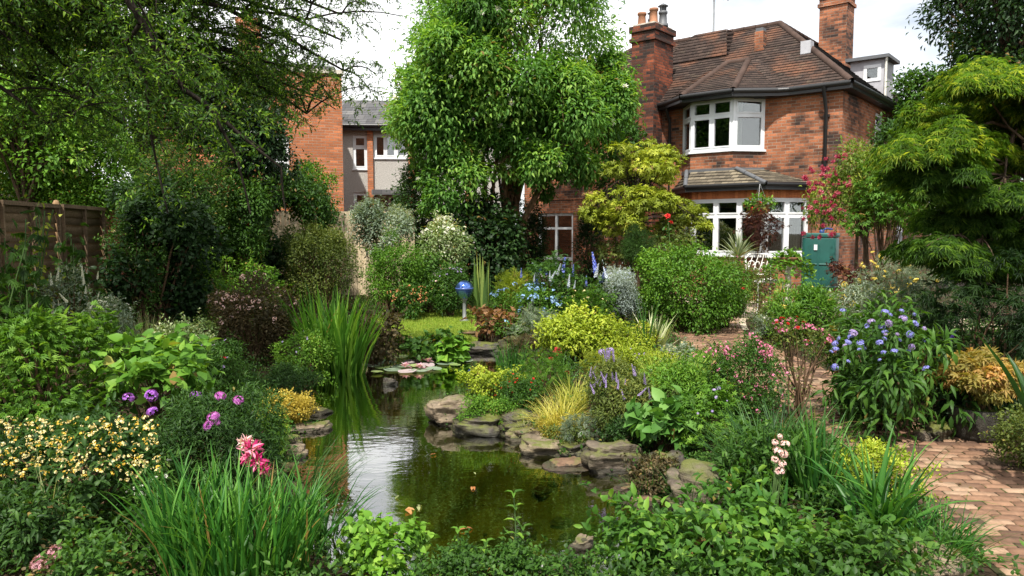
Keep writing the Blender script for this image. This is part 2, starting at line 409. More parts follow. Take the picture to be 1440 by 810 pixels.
# brick path: every paver a small chamfered block in one sheet
rg = np.random.default_rng(5)
seg = np.concatenate([[0], np.cumsum(np.linalg.norm(np.diff(PATHL, axis=0), axis=1))])
def path_at(s_):
    c = np.stack([np.interp(s_, seg, PATHL[:, 0]), np.interp(s_, seg, PATHL[:, 1])], -1)
    e = .4; a_ = np.stack([np.interp(s_ - e, seg, PATHL[:, 0]), np.interp(s_ - e, seg, PATHL[:, 1])], -1); b_ = np.stack([np.interp(s_ + e, seg, PATHL[:, 0]), np.interp(s_ + e, seg, PATHL[:, 1])], -1)
    d = b_ - a_; d = d / (np.linalg.norm(d, axis=-1, keepdims=True) + 1e-9)
    return c, d
mb = MB(); base = MB()
row = .082; L_ = .165; s_ = .1; k = 0
while s_ < seg[-1] - .2:
    x = -PW - (k % 2) * L_ / 2 - .002
    while x < PW:
        x0, x1 = max(x, -PW) + .006, min(x + L_, PW) - .006
        if x1 - x0 > .03:
            jz = rg.normal(0, .003); tl = rg.normal(0, .012, 2); ch = .007
            ss = np.array([s_ + .005, s_ + .005, s_ + row - .005, s_ + row - .005]); uu = np.array([x0, x1, x1, x0])
            def W(su, uu_, z):
                c, d = path_at(su); n = np.stack([d[:, 1], -d[:, 0]], -1)
                p = c + n * uu_[:, None]; return np.column_stack([p, z + 0 * uu_])
            wob_ = .10 * math.sin(s_ * .9)
            su_b = ss; su_t = ss + np.array([ch, ch, -ch, -ch]); uu_t = uu + np.array([ch, -ch, -ch, ch])
            bot = W(su_b, uu, .0); top = W(su_t, uu_t, .016 + jz)
            top[:, 2] += (uu_t - uu_t.mean()) * tl[0] + (su_t - su_t.mean()) * tl[1]
            bot[:, 2] = top[:, 2] - .012
            V = np.concatenate([bot, top])
            mb.add(V, np.array([[4, 5, 6, 7], [0, 1, 5, 4], [1, 2, 6, 5], [2, 3, 7, 6], [3, 0, 4, 7]]), rg.random(), np.stack([np.tile(uu, 2), np.tile(ss, 2)], 1))
        x += L_
    s_ += row; k += 1
m, t, o_ = newmat('brick_pavers')
ge = t.nodes.new('ShaderNodeNewGeometry')
c = ramp(t, attr(t, 'rnd'), [(0, (.07, .043, .03)), (.3, (.155, .086, .054)), (.7, (.235, .135, .083)), (1, (.31, .21, .14))])
c = mixc(t, .7, c, ramp(t, noise(t, 22, 8, ge.outputs['Position'], .65), [(.3, (.6, .58, .55)), (.7, (1.25, 1.25, 1.25))]), 'MULTIPLY')
c = mixc(t, ramp(t, noise(t, 1.8, 8, ge.outputs['Position'], .65), [(.52, (0, 0, 0)), (.7, (.7, .7, .7))]), c, (.11, .09, .055))
princ(t, o_, c, .85, .25, 0, noise(t, 60, 6, ge.outputs['Position']), .5, .006)
po = tag(mb.build('path', m), 'brick paved garden path', None, None, 'structure')
jt = MB(); sv_ = np.linspace(0, seg[-1], 90); c, d = path_at(sv_); n = np.stack([d[:, 1], -d[:, 0]], -1)
Lp = np.column_stack([c - n * (PW + .03), np.full(90, .006)]); Rp = np.column_stack([c + n * (PW + .03), np.full(90, .006)])
ii = np.arange(89)
jt.add(np.concatenate([Lp, Rp]), np.stack([ii, ii + 90, ii + 91, ii + 1], 1))
m2, t, o_ = newmat('path_joints'); ge = t.nodes.new('ShaderNodeNewGeometry')
princ(t, o_, ramp(t, noise(t, 8, 6, ge.outputs['Position']), [(.4, (.03, .022, .015)), (.6, (.04, .05, .015))]), .95, .1)
tag(jt.build('path_bedding', m2), None, None, None, 'structure')
# pale patio by the house
pm = MB()
for k in range(14):
    for j in range(9):
        w_ = .6; x0 = 3.1 + j * w_ + (k % 2) * .3; y0 = 12.6 + k * .45
        if y0 + x0 * .84 < 17.9 and not (k < 4 and x0 < 4.4): continue
        if y0 > 22.9 - x0 * .84 - .5 + 1.6: continue
        z = .012 + rg.normal(0, .002)
        pm.add([(x0 + .006, y0 + .006, z), (x0 + w_ - .006, y0 + .006, z), (x0 + w_ - .006, y0 + .444, z), (x0 + .006, y0 + .444, z)], np.array([[0, 1, 2, 3]]), rg.random())
m, t, o_ = newmat('patio_slabs'); ge = t.nodes.new('ShaderNodeNewGeometry')
c = mixc(t, .6, ramp(t, attr(t, 'rnd'), [(0, (.36, .28, .20)), (1, (.50, .42, .32))]), ramp(t, noise(t, 14, 8, ge.outputs['Position']), [(.3, (.7, .7, .7)), (.7, (1.2, 1.2, 1.2))]), 'MULTIPLY')
princ(t, o_, c, .9, .2)
tag(pm.build('patio', m), 'pale stone patio', None, None, 'structure')

# lawn: base sheet plus blades
lx = np.arange(LAWN[:, 0].min() - .2, LAWN[:, 0].max() + .2, .1); ly = np.arange(LAWN[:, 1].min() - .2, LAWN[:, 1].max() + .2, .1)
LX, LY = np.meshgrid(lx, ly); dl = poly_dist(np.stack([LX.ravel(), LY.ravel()], 1), LAWN).reshape(LX.shape)
keep = dl[:-1, :-1] < .05; ii = (np.arange(len(ly) - 1)[:, None] * len(lx) + np.arange(len(lx) - 1)[None])[keep]
mb = MB(); mb.add(np.stack([LX.ravel(), LY.ravel(), hgt(LX.ravel(), LY.ravel()) + .012], 1), np.stack([ii, ii + 1, ii + len(lx) + 1, ii + len(lx)], 1))
m, t, o_ = newmat('lawn_base'); ge = t.nodes.new('ShaderNodeNewGeometry')
princ(t, o_, ramp(t, noise(t, 5, 8, ge.outputs['Position']), [(.3, (.10, .17, .02)), (.7, (.21, .27, .035))]), .9, .1)
tag(mb.build('lawn', m, smooth=True), 'bright mown lawn', None, None, 'structure')
# ------------------------------------------------------------------ brick house
HC = np.array([7.75, 17.6]); HRZ = R(-40)
house = thing('brick_house', 'red brick house with brown tiled hip roof, sooty chimney and two white bay windows', 'house', (HC[0], HC[1], 0), HRZ)
EAVE = 5.15
def wall(mb, p0, p1, z0, z1, ops=(), rev=.1, uo=0.0, inward=None):
    """vertical wall from p0 to p1 (outside is on the right-hand side of p0->p1), with openings (s0,s1,z0,z1) and their reveals"""
    p0, p1 = np.array(p0, float), np.array(p1, float); L = np.linalg.norm(p1 - p0); d = (p1 - p0) / L; n = np.array([d[1], -d[0]])
    ss = sorted({0.0, L, *[o[0] for o in ops], *[o[1] for o in ops]}); zs = sorted({z0, z1, *[o[2] for o in ops], *[o[3] for o in ops]})
    P = lambda s, z, k=0.0: (*(p0 + d * s - n * k), z)
    for a, b in zip(ss[:-1], ss[1:]):
        for c, e in zip(zs[:-1], zs[1:]):
            ms, mz = (a + b) / 2, (c + e) / 2
            if any(o[0] < ms < o[1] and o[2] < mz < o[3] for o in ops): continue
            mb.quad(P(a, c), P(b, c), P(b, e), P(a, e), np.array([(a + uo, c), (b + uo, c), (b + uo, e), (a + uo, e)]))
    for a, b, c, e in ops:
        mb.quad(P(a, c), P(a, c, rev), P(a, e, rev), P(a, e), np.array([(0, c), (rev, c), (rev, e), (0, e)]))
        mb.quad(P(b, c, rev), P(b, c), P(b, e), P(b, e, rev), np.array([(0, c), (rev, c), (rev, e), (0, e)]))
        mb.quad(P(a, e), P(a, e, rev), P(b, e, rev), P(b, e), np.array([(a, 0), (a, rev), (b, rev), (b, 0)]))
        mb.quad(P(a, c), P(b, c), P(b, c, rev), P(a, c, rev), np.array([(a, 0), (b, 0), (b, rev), (a, rev)]))
def obox(mb, p0, p1, s0, s1, d0, d1, z0, z1, rnd=.5):
    """box along the line p0->p1: s along it, d outwards (right-hand side), z up"""
    p0, p1 = np.array(p0, float), np.array(p1, float); d = (p1 - p0) / np.linalg.norm(p1 - p0); n = np.array([d[1], -d[0]])
    Mx = Matrix(((d[0], n[0], 0, p0[0]), (d[1], n[1], 0, p0[1]), (0, 0, 1, 0), (0, 0, 0, 1)))
    mb.box((s0, -d1, z0), (s1, -d0, z1), Matrix(((d[0], -n[0], 0, p0[0]), (d[1], -n[1], 0, p0[1]), (0, 0, 1, 0), (0, 0, 0, 1))), rnd)
def window(parent, p0, p1, s0, s1, z0, z1, nl, tr=.28, inset=.05, sill=True, curtain=None, fw=.065):
    """casement window: outer frame, mullions, transom, opening sashes; pane, sill and curtain are its sub-parts"""
    mb = MB(); a, b = -inset - .06, -inset
    ztr = z1 - (z1 - z0) * tr
    obox(mb, p0, p1, s0, s0 + fw, a, b, z0, z1); obox(mb, p0, p1, s1 - fw, s1, a, b, z0, z1)
    obox(mb, p0, p1, s0 + fw, s1 - fw, a, b, z0, z0 + fw); obox(mb, p0, p1, s0 + fw, s1 - fw, a, b, z1 - fw, z1)
    wl = (s1 - s0 - fw) / nl
    for k in range(nl):
        l0, l1 = s0 + fw + k * wl, s0 + fw + (k + 1) * wl - fw
        if k: obox(mb, p0, p1, l0 - fw, l0, a - .002, b + .004, z0 + fw, z1 - fw)
        if tr > 0: obox(mb, p0, p1, l0, l1, a + .003, b - .003, ztr - fw / 2, ztr + fw / 2)
        for (c0, c1) in (((z0 + fw, ztr - fw / 2), (ztr + fw / 2, z1 - fw)) if tr > 0 else ((z0 + fw, z1 - fw),)):
            q = .035
            obox(mb, p0, p1, l0, l0 + q, a + .01, b + .012, c0, c1); obox(mb, p0, p1, l1 - q, l1, a + .01, b + .012, c0, c1)
            obox(mb, p0, p1, l0 + q, l1 - q, a + .01, b + .012, c0, c0 + q); obox(mb, p0, p1, l0 + q, l1 - q, a + .01, b + .012, c1 - q, c1)
    f = mb.build('window', M['upvc'], parent)
    g = MB(); obox(g, p0, p1, s0 + fw * .5, s1 - fw * .5, a + .02, a + .026, z0 + fw * .5, z1 - fw * .5); g.build('pane', M['glass'], f)
    if sill:
        s_ = MB(); obox(s_, p0, p1, s0 - .03, s1 + .03, -inset, .05, z0 - .05, z0 - .003); s_.build('sill', M['upvc'], f)
    if curtain:
        for c0, c1 in curtain:
            cm = MB(); p0_, p1_ = np.array(p0, float), np.array(p1, float); d = (p1_ - p0_) / np.linalg.norm(p1_ - p0_); n = np.array([d[1], -d[0]])
            us = np.linspace(c0, c1, 40); off = -inset - .2 + .035 * np.sin(us * 70) + .01 * np.sin(us * 23)
            bt = p0_ + d * us[:, None] + n * off[:, None]
            V = np.concatenate([np.column_stack([bt, np.full(40, z0)]), np.column_stack([bt, np.full(40, z1)])]); ii = np.arange(39)
            cm.add(V, np.stack([ii, ii + 1, ii + 41, ii + 40], 1)); cm.build('curtain', M['curtain'], f, True)
    return f
def slope(mb, e0, e1, r1, r0, expo=.13, lift=.022, uo=0.0, rng=np.random.default_rng(3)):
    """roof slope from eave e0-e1 up to ridge r0-r1 laid in real stepped tile courses"""
    e0, e1, r0, r1 = [np.array(q, float) for q in (e0, e1, r0, r1)]
    n = np.cross(e1 - e0, (r0 + r1) / 2 - (e0 + e1) / 2); n /= np.linalg.norm(n)
    if n[2] < 0: n = -n
    ed = (e1 - e0) / np.linalg.norm(e1 - e0)
    H = np.linalg.norm(np.cross(ed, (r0 + r1) / 2 - e0)); K = max(2, int(H / expo))
    for k in range(K):
        f0, f1 = k / K, min(1, (k + 1.25) / K)
        a0, a1 = e0 + (r0 - e0) * f0, e1 + (r1 - e1) * f0; b0, b1 = e0 + (r0 - e0) * f1, e1 + (r1 - e1) * f1
        m_ = max(2, int(np.linalg.norm(a1 - a0) / .34) + 1); tt = np.linspace(0, 1, m_)
        jl = lift + rng.normal(0, .0035, m_)
        lo = a0 + (a1 - a0) * tt[:, None] + n * jl[:, None]; hi = b0 + (b1 - b0) * tt[:, None]; un = a0 + (a1 - a0) * tt[:, None] - n * .004
        ua = (lo - e0) @ ed + uo; ub = (hi - e0) @ ed + uo; v0 = (k + .02) * .13; v1 = (k + .97) * .13
        V = np.concatenate([lo, hi, un]); ii = np.arange(m_ - 1)
        uv = np.concatenate([np.column_stack([ua, np.full(m_, v0)]), np.column_stack([ub, np.full(m_, v1)]), np.column_stack([ua, np.full(m_, v0)])])
        mb.add(V, [np.stack([ii, ii + 1, ii + m_ + 1, ii + m_], 1), np.stack([ii + 2 * m_, ii + 2 * m_ + 1, ii + 1, ii], 1)], rng.random(), uv)
def ridge(mb, a, b, rad=.085, seg_=.33, sides=10):
    a, b = np.array(a, float), np.array(b, float); L = np.linalg.norm(b - a); K = max(1, int(L / seg_))
    for k in range(K):
        p, q = a + (b - a) * k / K, a + (b - a) * (k + .98) / K
        mb.tube([p, q], [rad, rad * .93], sides, (k * .37) % 1)
M['ridge'] = mat_plain('ridge_tile', (.06, .038, .030), .85, .2, var=.35, nscale=3)

XL, YB = -9.6, 9.2                                   # left end and back of the house in its own frame
UB = (-4.10, -1.85); UBf = (-3.55, -2.40); UBp = .62  # upper bay on the wall, its front facet, projection
LB = (-4.15, -.72); LBf = (-3.30, -1.42); LBp = .95   # lower bay
wm = MB()
win_u = [(3.74, 4.92)]
# main front wall, leaving open the bays
wall(wm, (XL, 0), (UB[0], 0), 0, EAVE, [(.55, 1.9, .25, 2.25)], uo=0)
wall(wm, (UB[1], 0), (0, 0), 2.3, EAVE, uo=7)
wall(wm, (LB[1], 0), (0, 0), 0, 2.3, uo=7)
wall(wm, (UB[0], 0), (UB[1], 0), 2.3, 3.1, uo=3)
# side wall
wall(wm, (0, 0), (0, YB), 0, EAVE, [(2.85, 3.75, 3.62, 4.85), (5.5, 6.6, .9, 2.1)], uo=20)
wall(wm, (0, YB), (XL, YB), 0, EAVE, uo=3); wall(wm, (XL, YB), (XL, 0), 0, EAVE, uo=3)
# upper bay brick below and above its windows (facets of a three-sided bay)
UF = [((UB[0], 0), (UBf[0], -UBp)), ((UBf[0], -UBp), (UBf[1], -UBp)), ((UBf[1], -UBp), (UB[1], 0))]
LF = [((LB[0], 0), (LBf[0], -LBp)), ((LBf[0], -LBp), (LBf[1], -LBp)), ((LBf[1], -LBp), (LB[1], 0))]
for k, (a, b) in enumerate(UF):
    wall(wm, a, b, 2.9, 3.72, uo=k * 3.1)
for k, (a, b) in enumerate(LF):
    wall(wm, a, b, 0, 1.08, uo=k * 2.7)
wm.build('wall', M['brick'], house)
hd = MB()                                            # soldier course above the lower bay
for a, b in LF:
    L = np.linalg.norm(np.array(b) - np.array(a)); K = int(L / .075)
    for k in range(K):
        obox(hd, a, b, k * L / K + .004, (k + 1) * L / K - .004, -.06, .012 + .002 * (k % 3), 2.50, 2.76, random.Random(k).random())
    obox(hd, a, b, 0, L, -.08, .004, 2.505, 2.755)
m, t, o_ = newmat('soldier_brick'); princ(t, o_, ramp(t, attr(t, 'rnd'), [(0, (.36, .12, .05)), (1, (.58, .21, .085))]), .85, .2); hd.build('brick_lintel', m, house)
# dark rooms so that windows look into depth
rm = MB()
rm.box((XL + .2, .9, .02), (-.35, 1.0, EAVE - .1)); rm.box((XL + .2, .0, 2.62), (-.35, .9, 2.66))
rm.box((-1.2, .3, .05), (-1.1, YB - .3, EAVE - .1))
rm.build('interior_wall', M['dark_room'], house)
for k, (a, b) in enumerate(UF):
    L = np.linalg.norm(np.array(b) - np.array(a))
    window(house, a, b, 0.0, L, 3.74, 5.02, (1, 2, 1)[k], .33, 0.0, True, [(.1, .55)] if k == 0 else ([(.12, .32)] if k == 2 else None))
for k, (a, b) in enumerate(LF):
    L = np.linalg.norm(np.array(b) - np.array(a))
    window(house, a, b, 0.0, L, 1.12, 2.50, (2, 3, 2)[k], .30, 0.0, True, [(.55, 1.1)] if k == 2 else None)
window(house, (0, 0), (0, YB), 2.85, 3.75, 3.62, 4.85, 1, .3, .06, True, [(2.95, 3.3)])
window(house, (0, 0), (0, YB), 5.5, 6.6, .9, 2.1, 2, .3, .06)
# glazed garden door at the far end of the front wall
dm = MB(); p0, p1 = (XL, 0), (UB[0], 0)
for s0, s1, z0, z1 in ((.55, .63, .25, 2.25), (1.82, 1.9, .25, 2.25), (.63, 1.82, 2.17, 2.25), (.63, 1.82, .25, .33), (1.19, 1.27, .33, 2.17), (.63, 1.19, 1.75, 1.82), (1.27, 1.82, 1.75, 1.82), (.63, 1.19, .8, .9), (1.27, 1.82, .8, .9)):
    obox(dm, p0, p1, s0, s1, -.11, -.05, z0, z1)
dd_ = dm.build('garden_door', M['upvc'], house)
g = MB(); obox(g, p0, p1, .6, 1.86, -.09, -.084, .28, 2.22); g.build('pane', M['glass'], dd_)
g = MB(); obox(g, p0, p1, 1.285, 1.30, -.05, -.02, 1.1, 1.24); g.build('handle', M['grey_metal'], dd_)
g = MB(); obox(g, p0, p1, .45, 2.0, 0, .7, .0, .12); obox(g, p0, p1, .45, 2.0, 0, .35, .12, .24); g.build('doorstep', M['concrete'], house)
# roof
O = .24; ev = EAVE - .02
apx, apz = -2.45, 7.45; apy = 2.45
rf = MB()
eF0, eF1 = (XL - O, -O, ev), (O, -O, ev)
A0 = (apx, apy, apz); AL = (XL + 2.4, apy, apz); AB = (apx, YB - 2.4, apz)
slope(rf, eF0, eF1, A0, AL)
slope(rf, (O, -O, ev), (O, YB + O, ev), AB, A0)
slope(rf, (O, YB + O, ev), (-4.9, YB + O, ev), AB, AB)
slope(rf, (XL - O, 5.2, ev), (XL - O, -O, ev), AL, AL)
slope(rf, (-4.9, YB + O, ev), (-4.9, 5.2, ev), A0, AB); slope(rf, (-4.9, 5.2, ev), (XL - O, 5.2, ev), AL, A0)
# hip roof of the upper bay, dying into the main slope
bz = 6.22; by = -O + (bz - ev) / (apz - ev) * (apy + O)
b0, b1, b2, b3 = (UB[0] - .42, -.10, ev), (UBf[0] - .12, -UBp - .34, ev), (UBf[1] + .12, -UBp - .34, ev), (UB[1] + .42, -.10, ev)
t0, t1 = (-3.3, by - .1, bz), (-2.7, by - .1, bz)
slope(rf, b1, b2, t1, t0); slope(rf, (b0[0], b0[1] - .2, ev), b1, t0, t0); slope(rf, b2, (b3[0], b3[1] - .2, ev), t1, t1)
slope(rf, (b0[0] - .15, -.25, ev + .02), (b0[0], b0[1] - .18, ev + .0), t0, (-3.8, by + .05, bz)); slope(rf, (b3[0], b3[1] - .18, ev), (b3[0] + .15, -.25, ev + .02), (-2.2, by + .05, bz), t1)
rfo = rf.build('roof', M['tile'], house)
for a, b in ((A0, AL), (A0, AB), (A0, eF1), (AL, eF0), (AB, (O, YB + O, ev)), (t0, b1), (t1, b2), (t0, t1)):
    rd = MB(); ridge(rd, a, b); rd.build('ridge_tiles', M['ridge'], rfo)
# raised shoulder at the back of the front slope, its own little hipped crown (as in the photo, beside the chimney)
sh = MB(); sz = 7.60
slope(sh, (-5.6, 1.35, 6.55), (-3.5, 1.35, 6.55), (-3.9, 2.2, sz - .1), (-4.9, 2.2, sz - .1)); slope(sh, (-3.5, 1.35, 6.55), (-3.2, 3.2, 7.0), (-3.9, 2.2, sz - .1), (-3.9, 2.2, sz - .1))
slope(sh, (-5.9, 3.0, 6.6), (-5.6, 1.35, 6.55), (-4.9, 2.2, sz - .1), (-4.9, 2.2, sz - .1))
sh.build('roof_shoulder', M['tile'], house)
gt = MB()
pts = [eF0, (b0[0] - .25, -O, ev), (b0[0], b0[1] - .22, ev), b1, b2, (b3[0], b3[1] - .22, ev), (b3[0] + .25, -O, ev), eF1, (O, YB + O, ev)]
for a, b in zip(pts[:-1], pts[1:]):
    a, b = np.array(a), np.array(b)
    if np.linalg.norm(b - a) < .02: continue
    gt.tube([a + (0, 0, -.02), b + (0, 0, -.02)], .065, 8); obox(gt, b[:2], a[:2], -.02, np.linalg.norm((b - a)[:2]) + .02, -.0, .03, ev - .15, ev - .05)
gt.build('gutter', M['black_plastic'], house)
so_ = MB()                                            # soffit closes the eaves
for (x0, x1, y0, y1) in ((XL - O, O, -O, .02), (-.02, O, -.02, YB + O)): so_.box((x0 + .01, y0 + .01, ev - .14), (x1 - .01, y1, ev - .12))
pl = [b0, b1, b2, b3]; so_.add([(p[0], p[1], ev - .13) for p in pl], np.array([[0, 1, 2, 3]]))
so_.build('soffit', M['black_plastic'], house)
dp_ = MB(); dp_.tube([(-.35, -.33, ev - .05), (-.35, -.2, ev - .35), (-.35, -.075, ev - .6), (-.35, -.075, .1)], .042, 10)
for z in (1, 2.2, 3.4, 4.4): dp_.box((-.42, -.06, z), (-.28, .0, z + .06))
dp_.build('drainpipe', M['black_plastic'], house)
dp_ = MB(); dp_.tube([(-4.45, -.36, ev - .05), (-4.45, -.2, ev - .3), (-4.45, -.075, ev - .5), (-4.45, -.075, .1)], .042, 10); dp_.build('drainpipe', M['black_plastic'], house)
# lower bay roof
lr = MB(); lz, lt = 2.82, 3.24
l0, l1, l2, l3 = (LB[0] - .2, -.02, lz), (LBf[0] - .1, -LBp - .22, lz), (LBf[1] + .1, -LBp - .22, lz), (LB[1] + .22, -.02, lz)
slope(lr, l1, l2, (UBf[1] - .02, -UBp + .02, lt), (UBf[0] + .02, -UBp + .02, lt), .12); slope(lr, l0, l1, (UBf[0], -UBp + .02, lt), (UB[0] + .12, .0, lt), .10); slope(lr, l2, l3, (UB[1] + .02, .0, lt), (UBf[1], -UBp + .02, lt), .12)
lro = lr.build('bay_roof', M['tile_bay'], house)
for a, b in ((l2, (UBf[1] + .1, -UBp, lt + .02)), (l1, (UBf[0] - .1, -UBp, lt + .02))):
    rd = MB(); ridge(rd, a, b, .06); rd.build('hip_tiles', M['lead'], lro)
fl = MB()
for a, b in UF: obox(fl, a, b, -.02, np.linalg.norm(np.array(b) - np.array(a)) + .02, .002, .014, lt - .05, lt + .045)
fl.build('lead_flashing', M['lead'], house)
gt = MB()
for a, b in ((l0, l1), (l1, l2), (l2, l3)):
    a, b = np.array(a), np.array(b); gt.tube([a + (0, 0, -.01), b + (0, 0, -.01)], .05, 8); obox(gt, b[:2], a[:2], -.01, np.linalg.norm((b - a)[:2]) + .01, 0, .03, lz - .14, lz - .04)
gt.add([(p[0], p[1], lz - .07) for p in (l0, l1, l2, l3)], np.array([[0, 1, 2, 3]]))
gt.build('bay_gutter', M['black_plastic'], house)
# sooty chimney breast on the front wall
def chimney(x0, x1, y0, y1, z0, z1, mat, pots, band=True):
    cm = MB(); cm.box((x0, y0, z0), (x1, y1, z1 - .42))
    cm.box((x0 - .05, y0 - .05, z1 - .42), (x1 + .05, y1 + .05, z1 - .32), uvo=(.1, .02)); cm.box((x0 - .01, y0 - .01, z1 - .32), (x1 + .01, y1 + .01, z1 - .16), uvo=(.03, 0)); cm.box((x0 - .06, y0 - .06, z1 - .16), (x1 + .06, y1 + .06, z1), uvo=(.06, .03))
    c = cm.build('chimney', mat, house)
    fm = MB(); fm.box((x0 + .02, y0 + .02, z1), (x1 - .02, y1 - .02, z1 + .06)); fm.build('mortar_cap', M['concrete'], c)
    for k, (fx, fy, h, cowl) in enumerate(pots):
        p = MB(); cx, cy_ = x0 + (x1 - x0) * fx, y0 + (y1 - y0) * fy
        p.lathe([(.15, 0), (.15, .06), (.115, .1), (.10, h - .08), (.125, h - .06), (.125, h), (.09, h), (.08, h - .3)], (cx, cy_, z1 + .05), 14, .5)
        if cowl:
            p.lathe([(.07, h), (.07, h + .12), (.15, h + .14), (.02, h + .22), (0, h + .22)], (cx, cy_, z1 + .05), 12)
            for q in range(4): p.box((cx + .09 * math.cos(q * 1.57) - .01, cy_ + .09 * math.sin(q * 1.57) - .01, z1 + h), (cx + .09 * math.cos(q * 1.57) + .01, cy_ + .09 * math.sin(q * 1.57) + .01, z1 + h + .2))
        p.build('chimney_pot', M['terracotta'] if not cowl else M['lead'], c)
    return c
chimney(-5.42, -4.72, -.5, .55, 0, 7.25, M['brick_soot'], [(.18, .3, .38, 0), (.3, .7, .3, 1), (.66, .35, .45, 0), (.86, .6, .4, 1)])
chimney(-2.25, -1.45, 5.1, 5.8, 6.3, 8.85, M['brick'], [(.3, .5, .3, 0), (.7, .5, .3, 0)])
# small vent stack and flashing on the front slope
vm = MB(); vm.box((-2.72, 1.35, 6.3), (-2.48, 1.6, 7.05)); vm.build('vent_stack', M['brick'], house)
vm = MB(); vm.box((-2.70, 1.37, 7.05), (-2.50, 1.58, 7.14)); vm.build('vent_cap', M['lead'], house)
vm = MB(); vm.box((-1.35, .95, 6.1), (-1.1, 1.2, 6.5)); vm.build('roof_vent', M['cladding'], house)
# flat-roofed dormer on the side slope
dz0, dz1 = 5.70, 6.50; dx0, dx1, dy0, dy1 = -1.08, -.18, 4.3, 5.3
dmb = MB()
wall(dmb, (dx0, dy0), (dx1, dy0), dz0 - .3, dz1, [(.36, .82, dz0 + .20, dz1 - .14)], .05); wall(dmb, (dx1, dy0), (dx1, dy1), dz0 - .4, dz1); wall(dmb, (dx1, dy1), (dx0, dy1), dz0 - .3, dz1)
dmo = dmb.build('dormer', M['cladding'], house)
r_ = MB(); r_.box((dx0 - .1, dy0 - .16, dz1), (dx1 + .14, dy1 + .12, dz1 + .09)); r_.build('dormer_roof', M['lead'], dmo)
r_ = MB(); r_.tube([(dx1 + .08, dy0 - .1, dz1 + .02), (dx1 + .05, dy0 - .04, dz1 - .2), (dx1 + .05, dy0 - .04, dz0 - .3)], .035, 8); r_.build('dormer_pipe', M['white_paint'], dmo)
f = MB(); p0, p1 = (dx0, dy0), (dx1, dy0)
for s0, s1, z0, z1 in ((.36, .45, dz0 + .20, dz1 - .14), (.73, .82, dz0 + .20, dz1 - .14), (.45, .73, dz0 + .20, dz0 + .29), (.45, .73, dz1 - .23, dz1 - .14)): obox(f, p0, p1, s0, s1, -.05, .02, z0, z1)
f.build('dormer_window', M['upvc'], dmo)
g = MB(); obox(g, p0, p1, .41, .77, -.03, -.02, dz0 + .24, dz1 - .18); g.build('pane', M['glass'], dmo)
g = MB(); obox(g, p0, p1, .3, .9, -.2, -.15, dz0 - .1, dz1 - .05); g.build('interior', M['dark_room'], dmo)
# television aerial
am = MB(); ax, ay = -4.35, 2.3
am.tube([(ax, ay, 7.25), (ax, ay, 8.55)], .032, 8)
a0, a1 = np.array((ax - .62, ay - .2, 8.72)), np.array((ax + .42, ay + .2, 8.42)); am.tube([a0, a1], .026, 6)
for k in range(9):
    q = a0 + (a1 - a0) * (k + .3) / 9; e = np.array((-.13, .34, 0)) * (.55 + .05 * k) * .6; am.tube([q - e, q + e], .017, 5)
am.build('aerial', M['grey_metal'], house)

# ------------------------------------------------------------------ houses beyond the garden on the other side
def simple_box_house(): pass
h2 = thing('terraced_house', 'tall orange brick gable wall of a neighbouring house rising behind the trees', 'house', (-4.75, 21.0, 0), R(17))
mb = MB(); wall(mb, (-5.2, 0), (0, 0), 0, 6.05, [(3.05, 3.75, 2.6, 4.3)]); wall(mb, (0, 0), (0, 7), 0, 6.05, uo=9); wall(mb, (-5.2, 7), (-5.2, 0), 0, 6.05, uo=4); wall(mb, (0, 7), (-5.2, 7), 0, 6.05)
mb.build('wall', M['brick_orange'], h2)
window(h2, (-5.2, 0), (0, 0), 3.05, 3.75, 2.6, 4.3, 1, .4, .06)
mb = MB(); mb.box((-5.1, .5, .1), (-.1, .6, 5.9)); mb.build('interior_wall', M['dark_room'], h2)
mb = MB(); mb.box((-5.28, -.06, 6.05), (.06, .25, 6.16)); mb.build('parapet', M['concrete'], h2)
mb = MB(); slope(mb, (-5.2, .25, 6.05), (0, .25, 6.05), (0, 3.5, 7.0), (-5.2, 3.5, 7.0), .25); slope(mb, (0, 7, 6.05), (-5.2, 7, 6.05), (-5.2, 3.5, 7.0), (0, 3.5, 7.0), .25); r2 = mb.build('roof', M['tile_grey'], h2)
mb = MB(); mb.box((-2.75, 1.2, 6.2), (-2.15, 1.8, 7.55)); mb.box((-2.81, 1.14, 7.55), (-2.09, 1.86, 7.7)); c2 = mb.build('chimney', M['brick_orange'], r2)
mb = MB(); mb.lathe([(.12, 0), (.1, .3), (.13, .34), (.09, .34)], (-2.45, 1.5, 7.7), 12); mb.build('chimney_pot', M['terracotta'], c2)

h3 = thing('pebbledash_house', 'grey pebbledash house with orange brick piers, grey tiled roof and white windows', 'house', (-6.3, 27.0, 0), R(4))
ops = [(.55, 1.05, 3.95, 5.15), (1.3, 2.5, 4.35, 5.2), (.55, 1.05, 1.9, 3.1), (1.35, 2.3, 1.5, 3.0), (3.2, 4.4, 4.2, 5.2)]
mb = MB(); wall(mb, (0, 0), (6, 0), 0, 5.45, ops); wall(mb, (6, 0), (6, 7), 0, 5.45); wall(mb, (0, 7), (0, 0), 0, 5.45); wall(mb, (6, 7), (0, 7), 0, 5.45)
mb.build('wall', M['pale_wall'], h3)
for x in (1.08, 2.55, 4.6):
    mb = MB(); mb.box((x, -.14, 0), (x + .2, .0, 5.44)); mb.build('brick_pier', M['brick_orange'], h3)
for k, o in enumerate(ops): window(h3, (0, 0), (6, 0), *o, (1, 3, 1, 2, 2)[k], .0 if k == 1 else .35, .05)
mb = MB(); mb.box((.1, .6, .1), (5.9, .7, 5.4)); mb.build('interior_wall', M['dark_room'], h3)
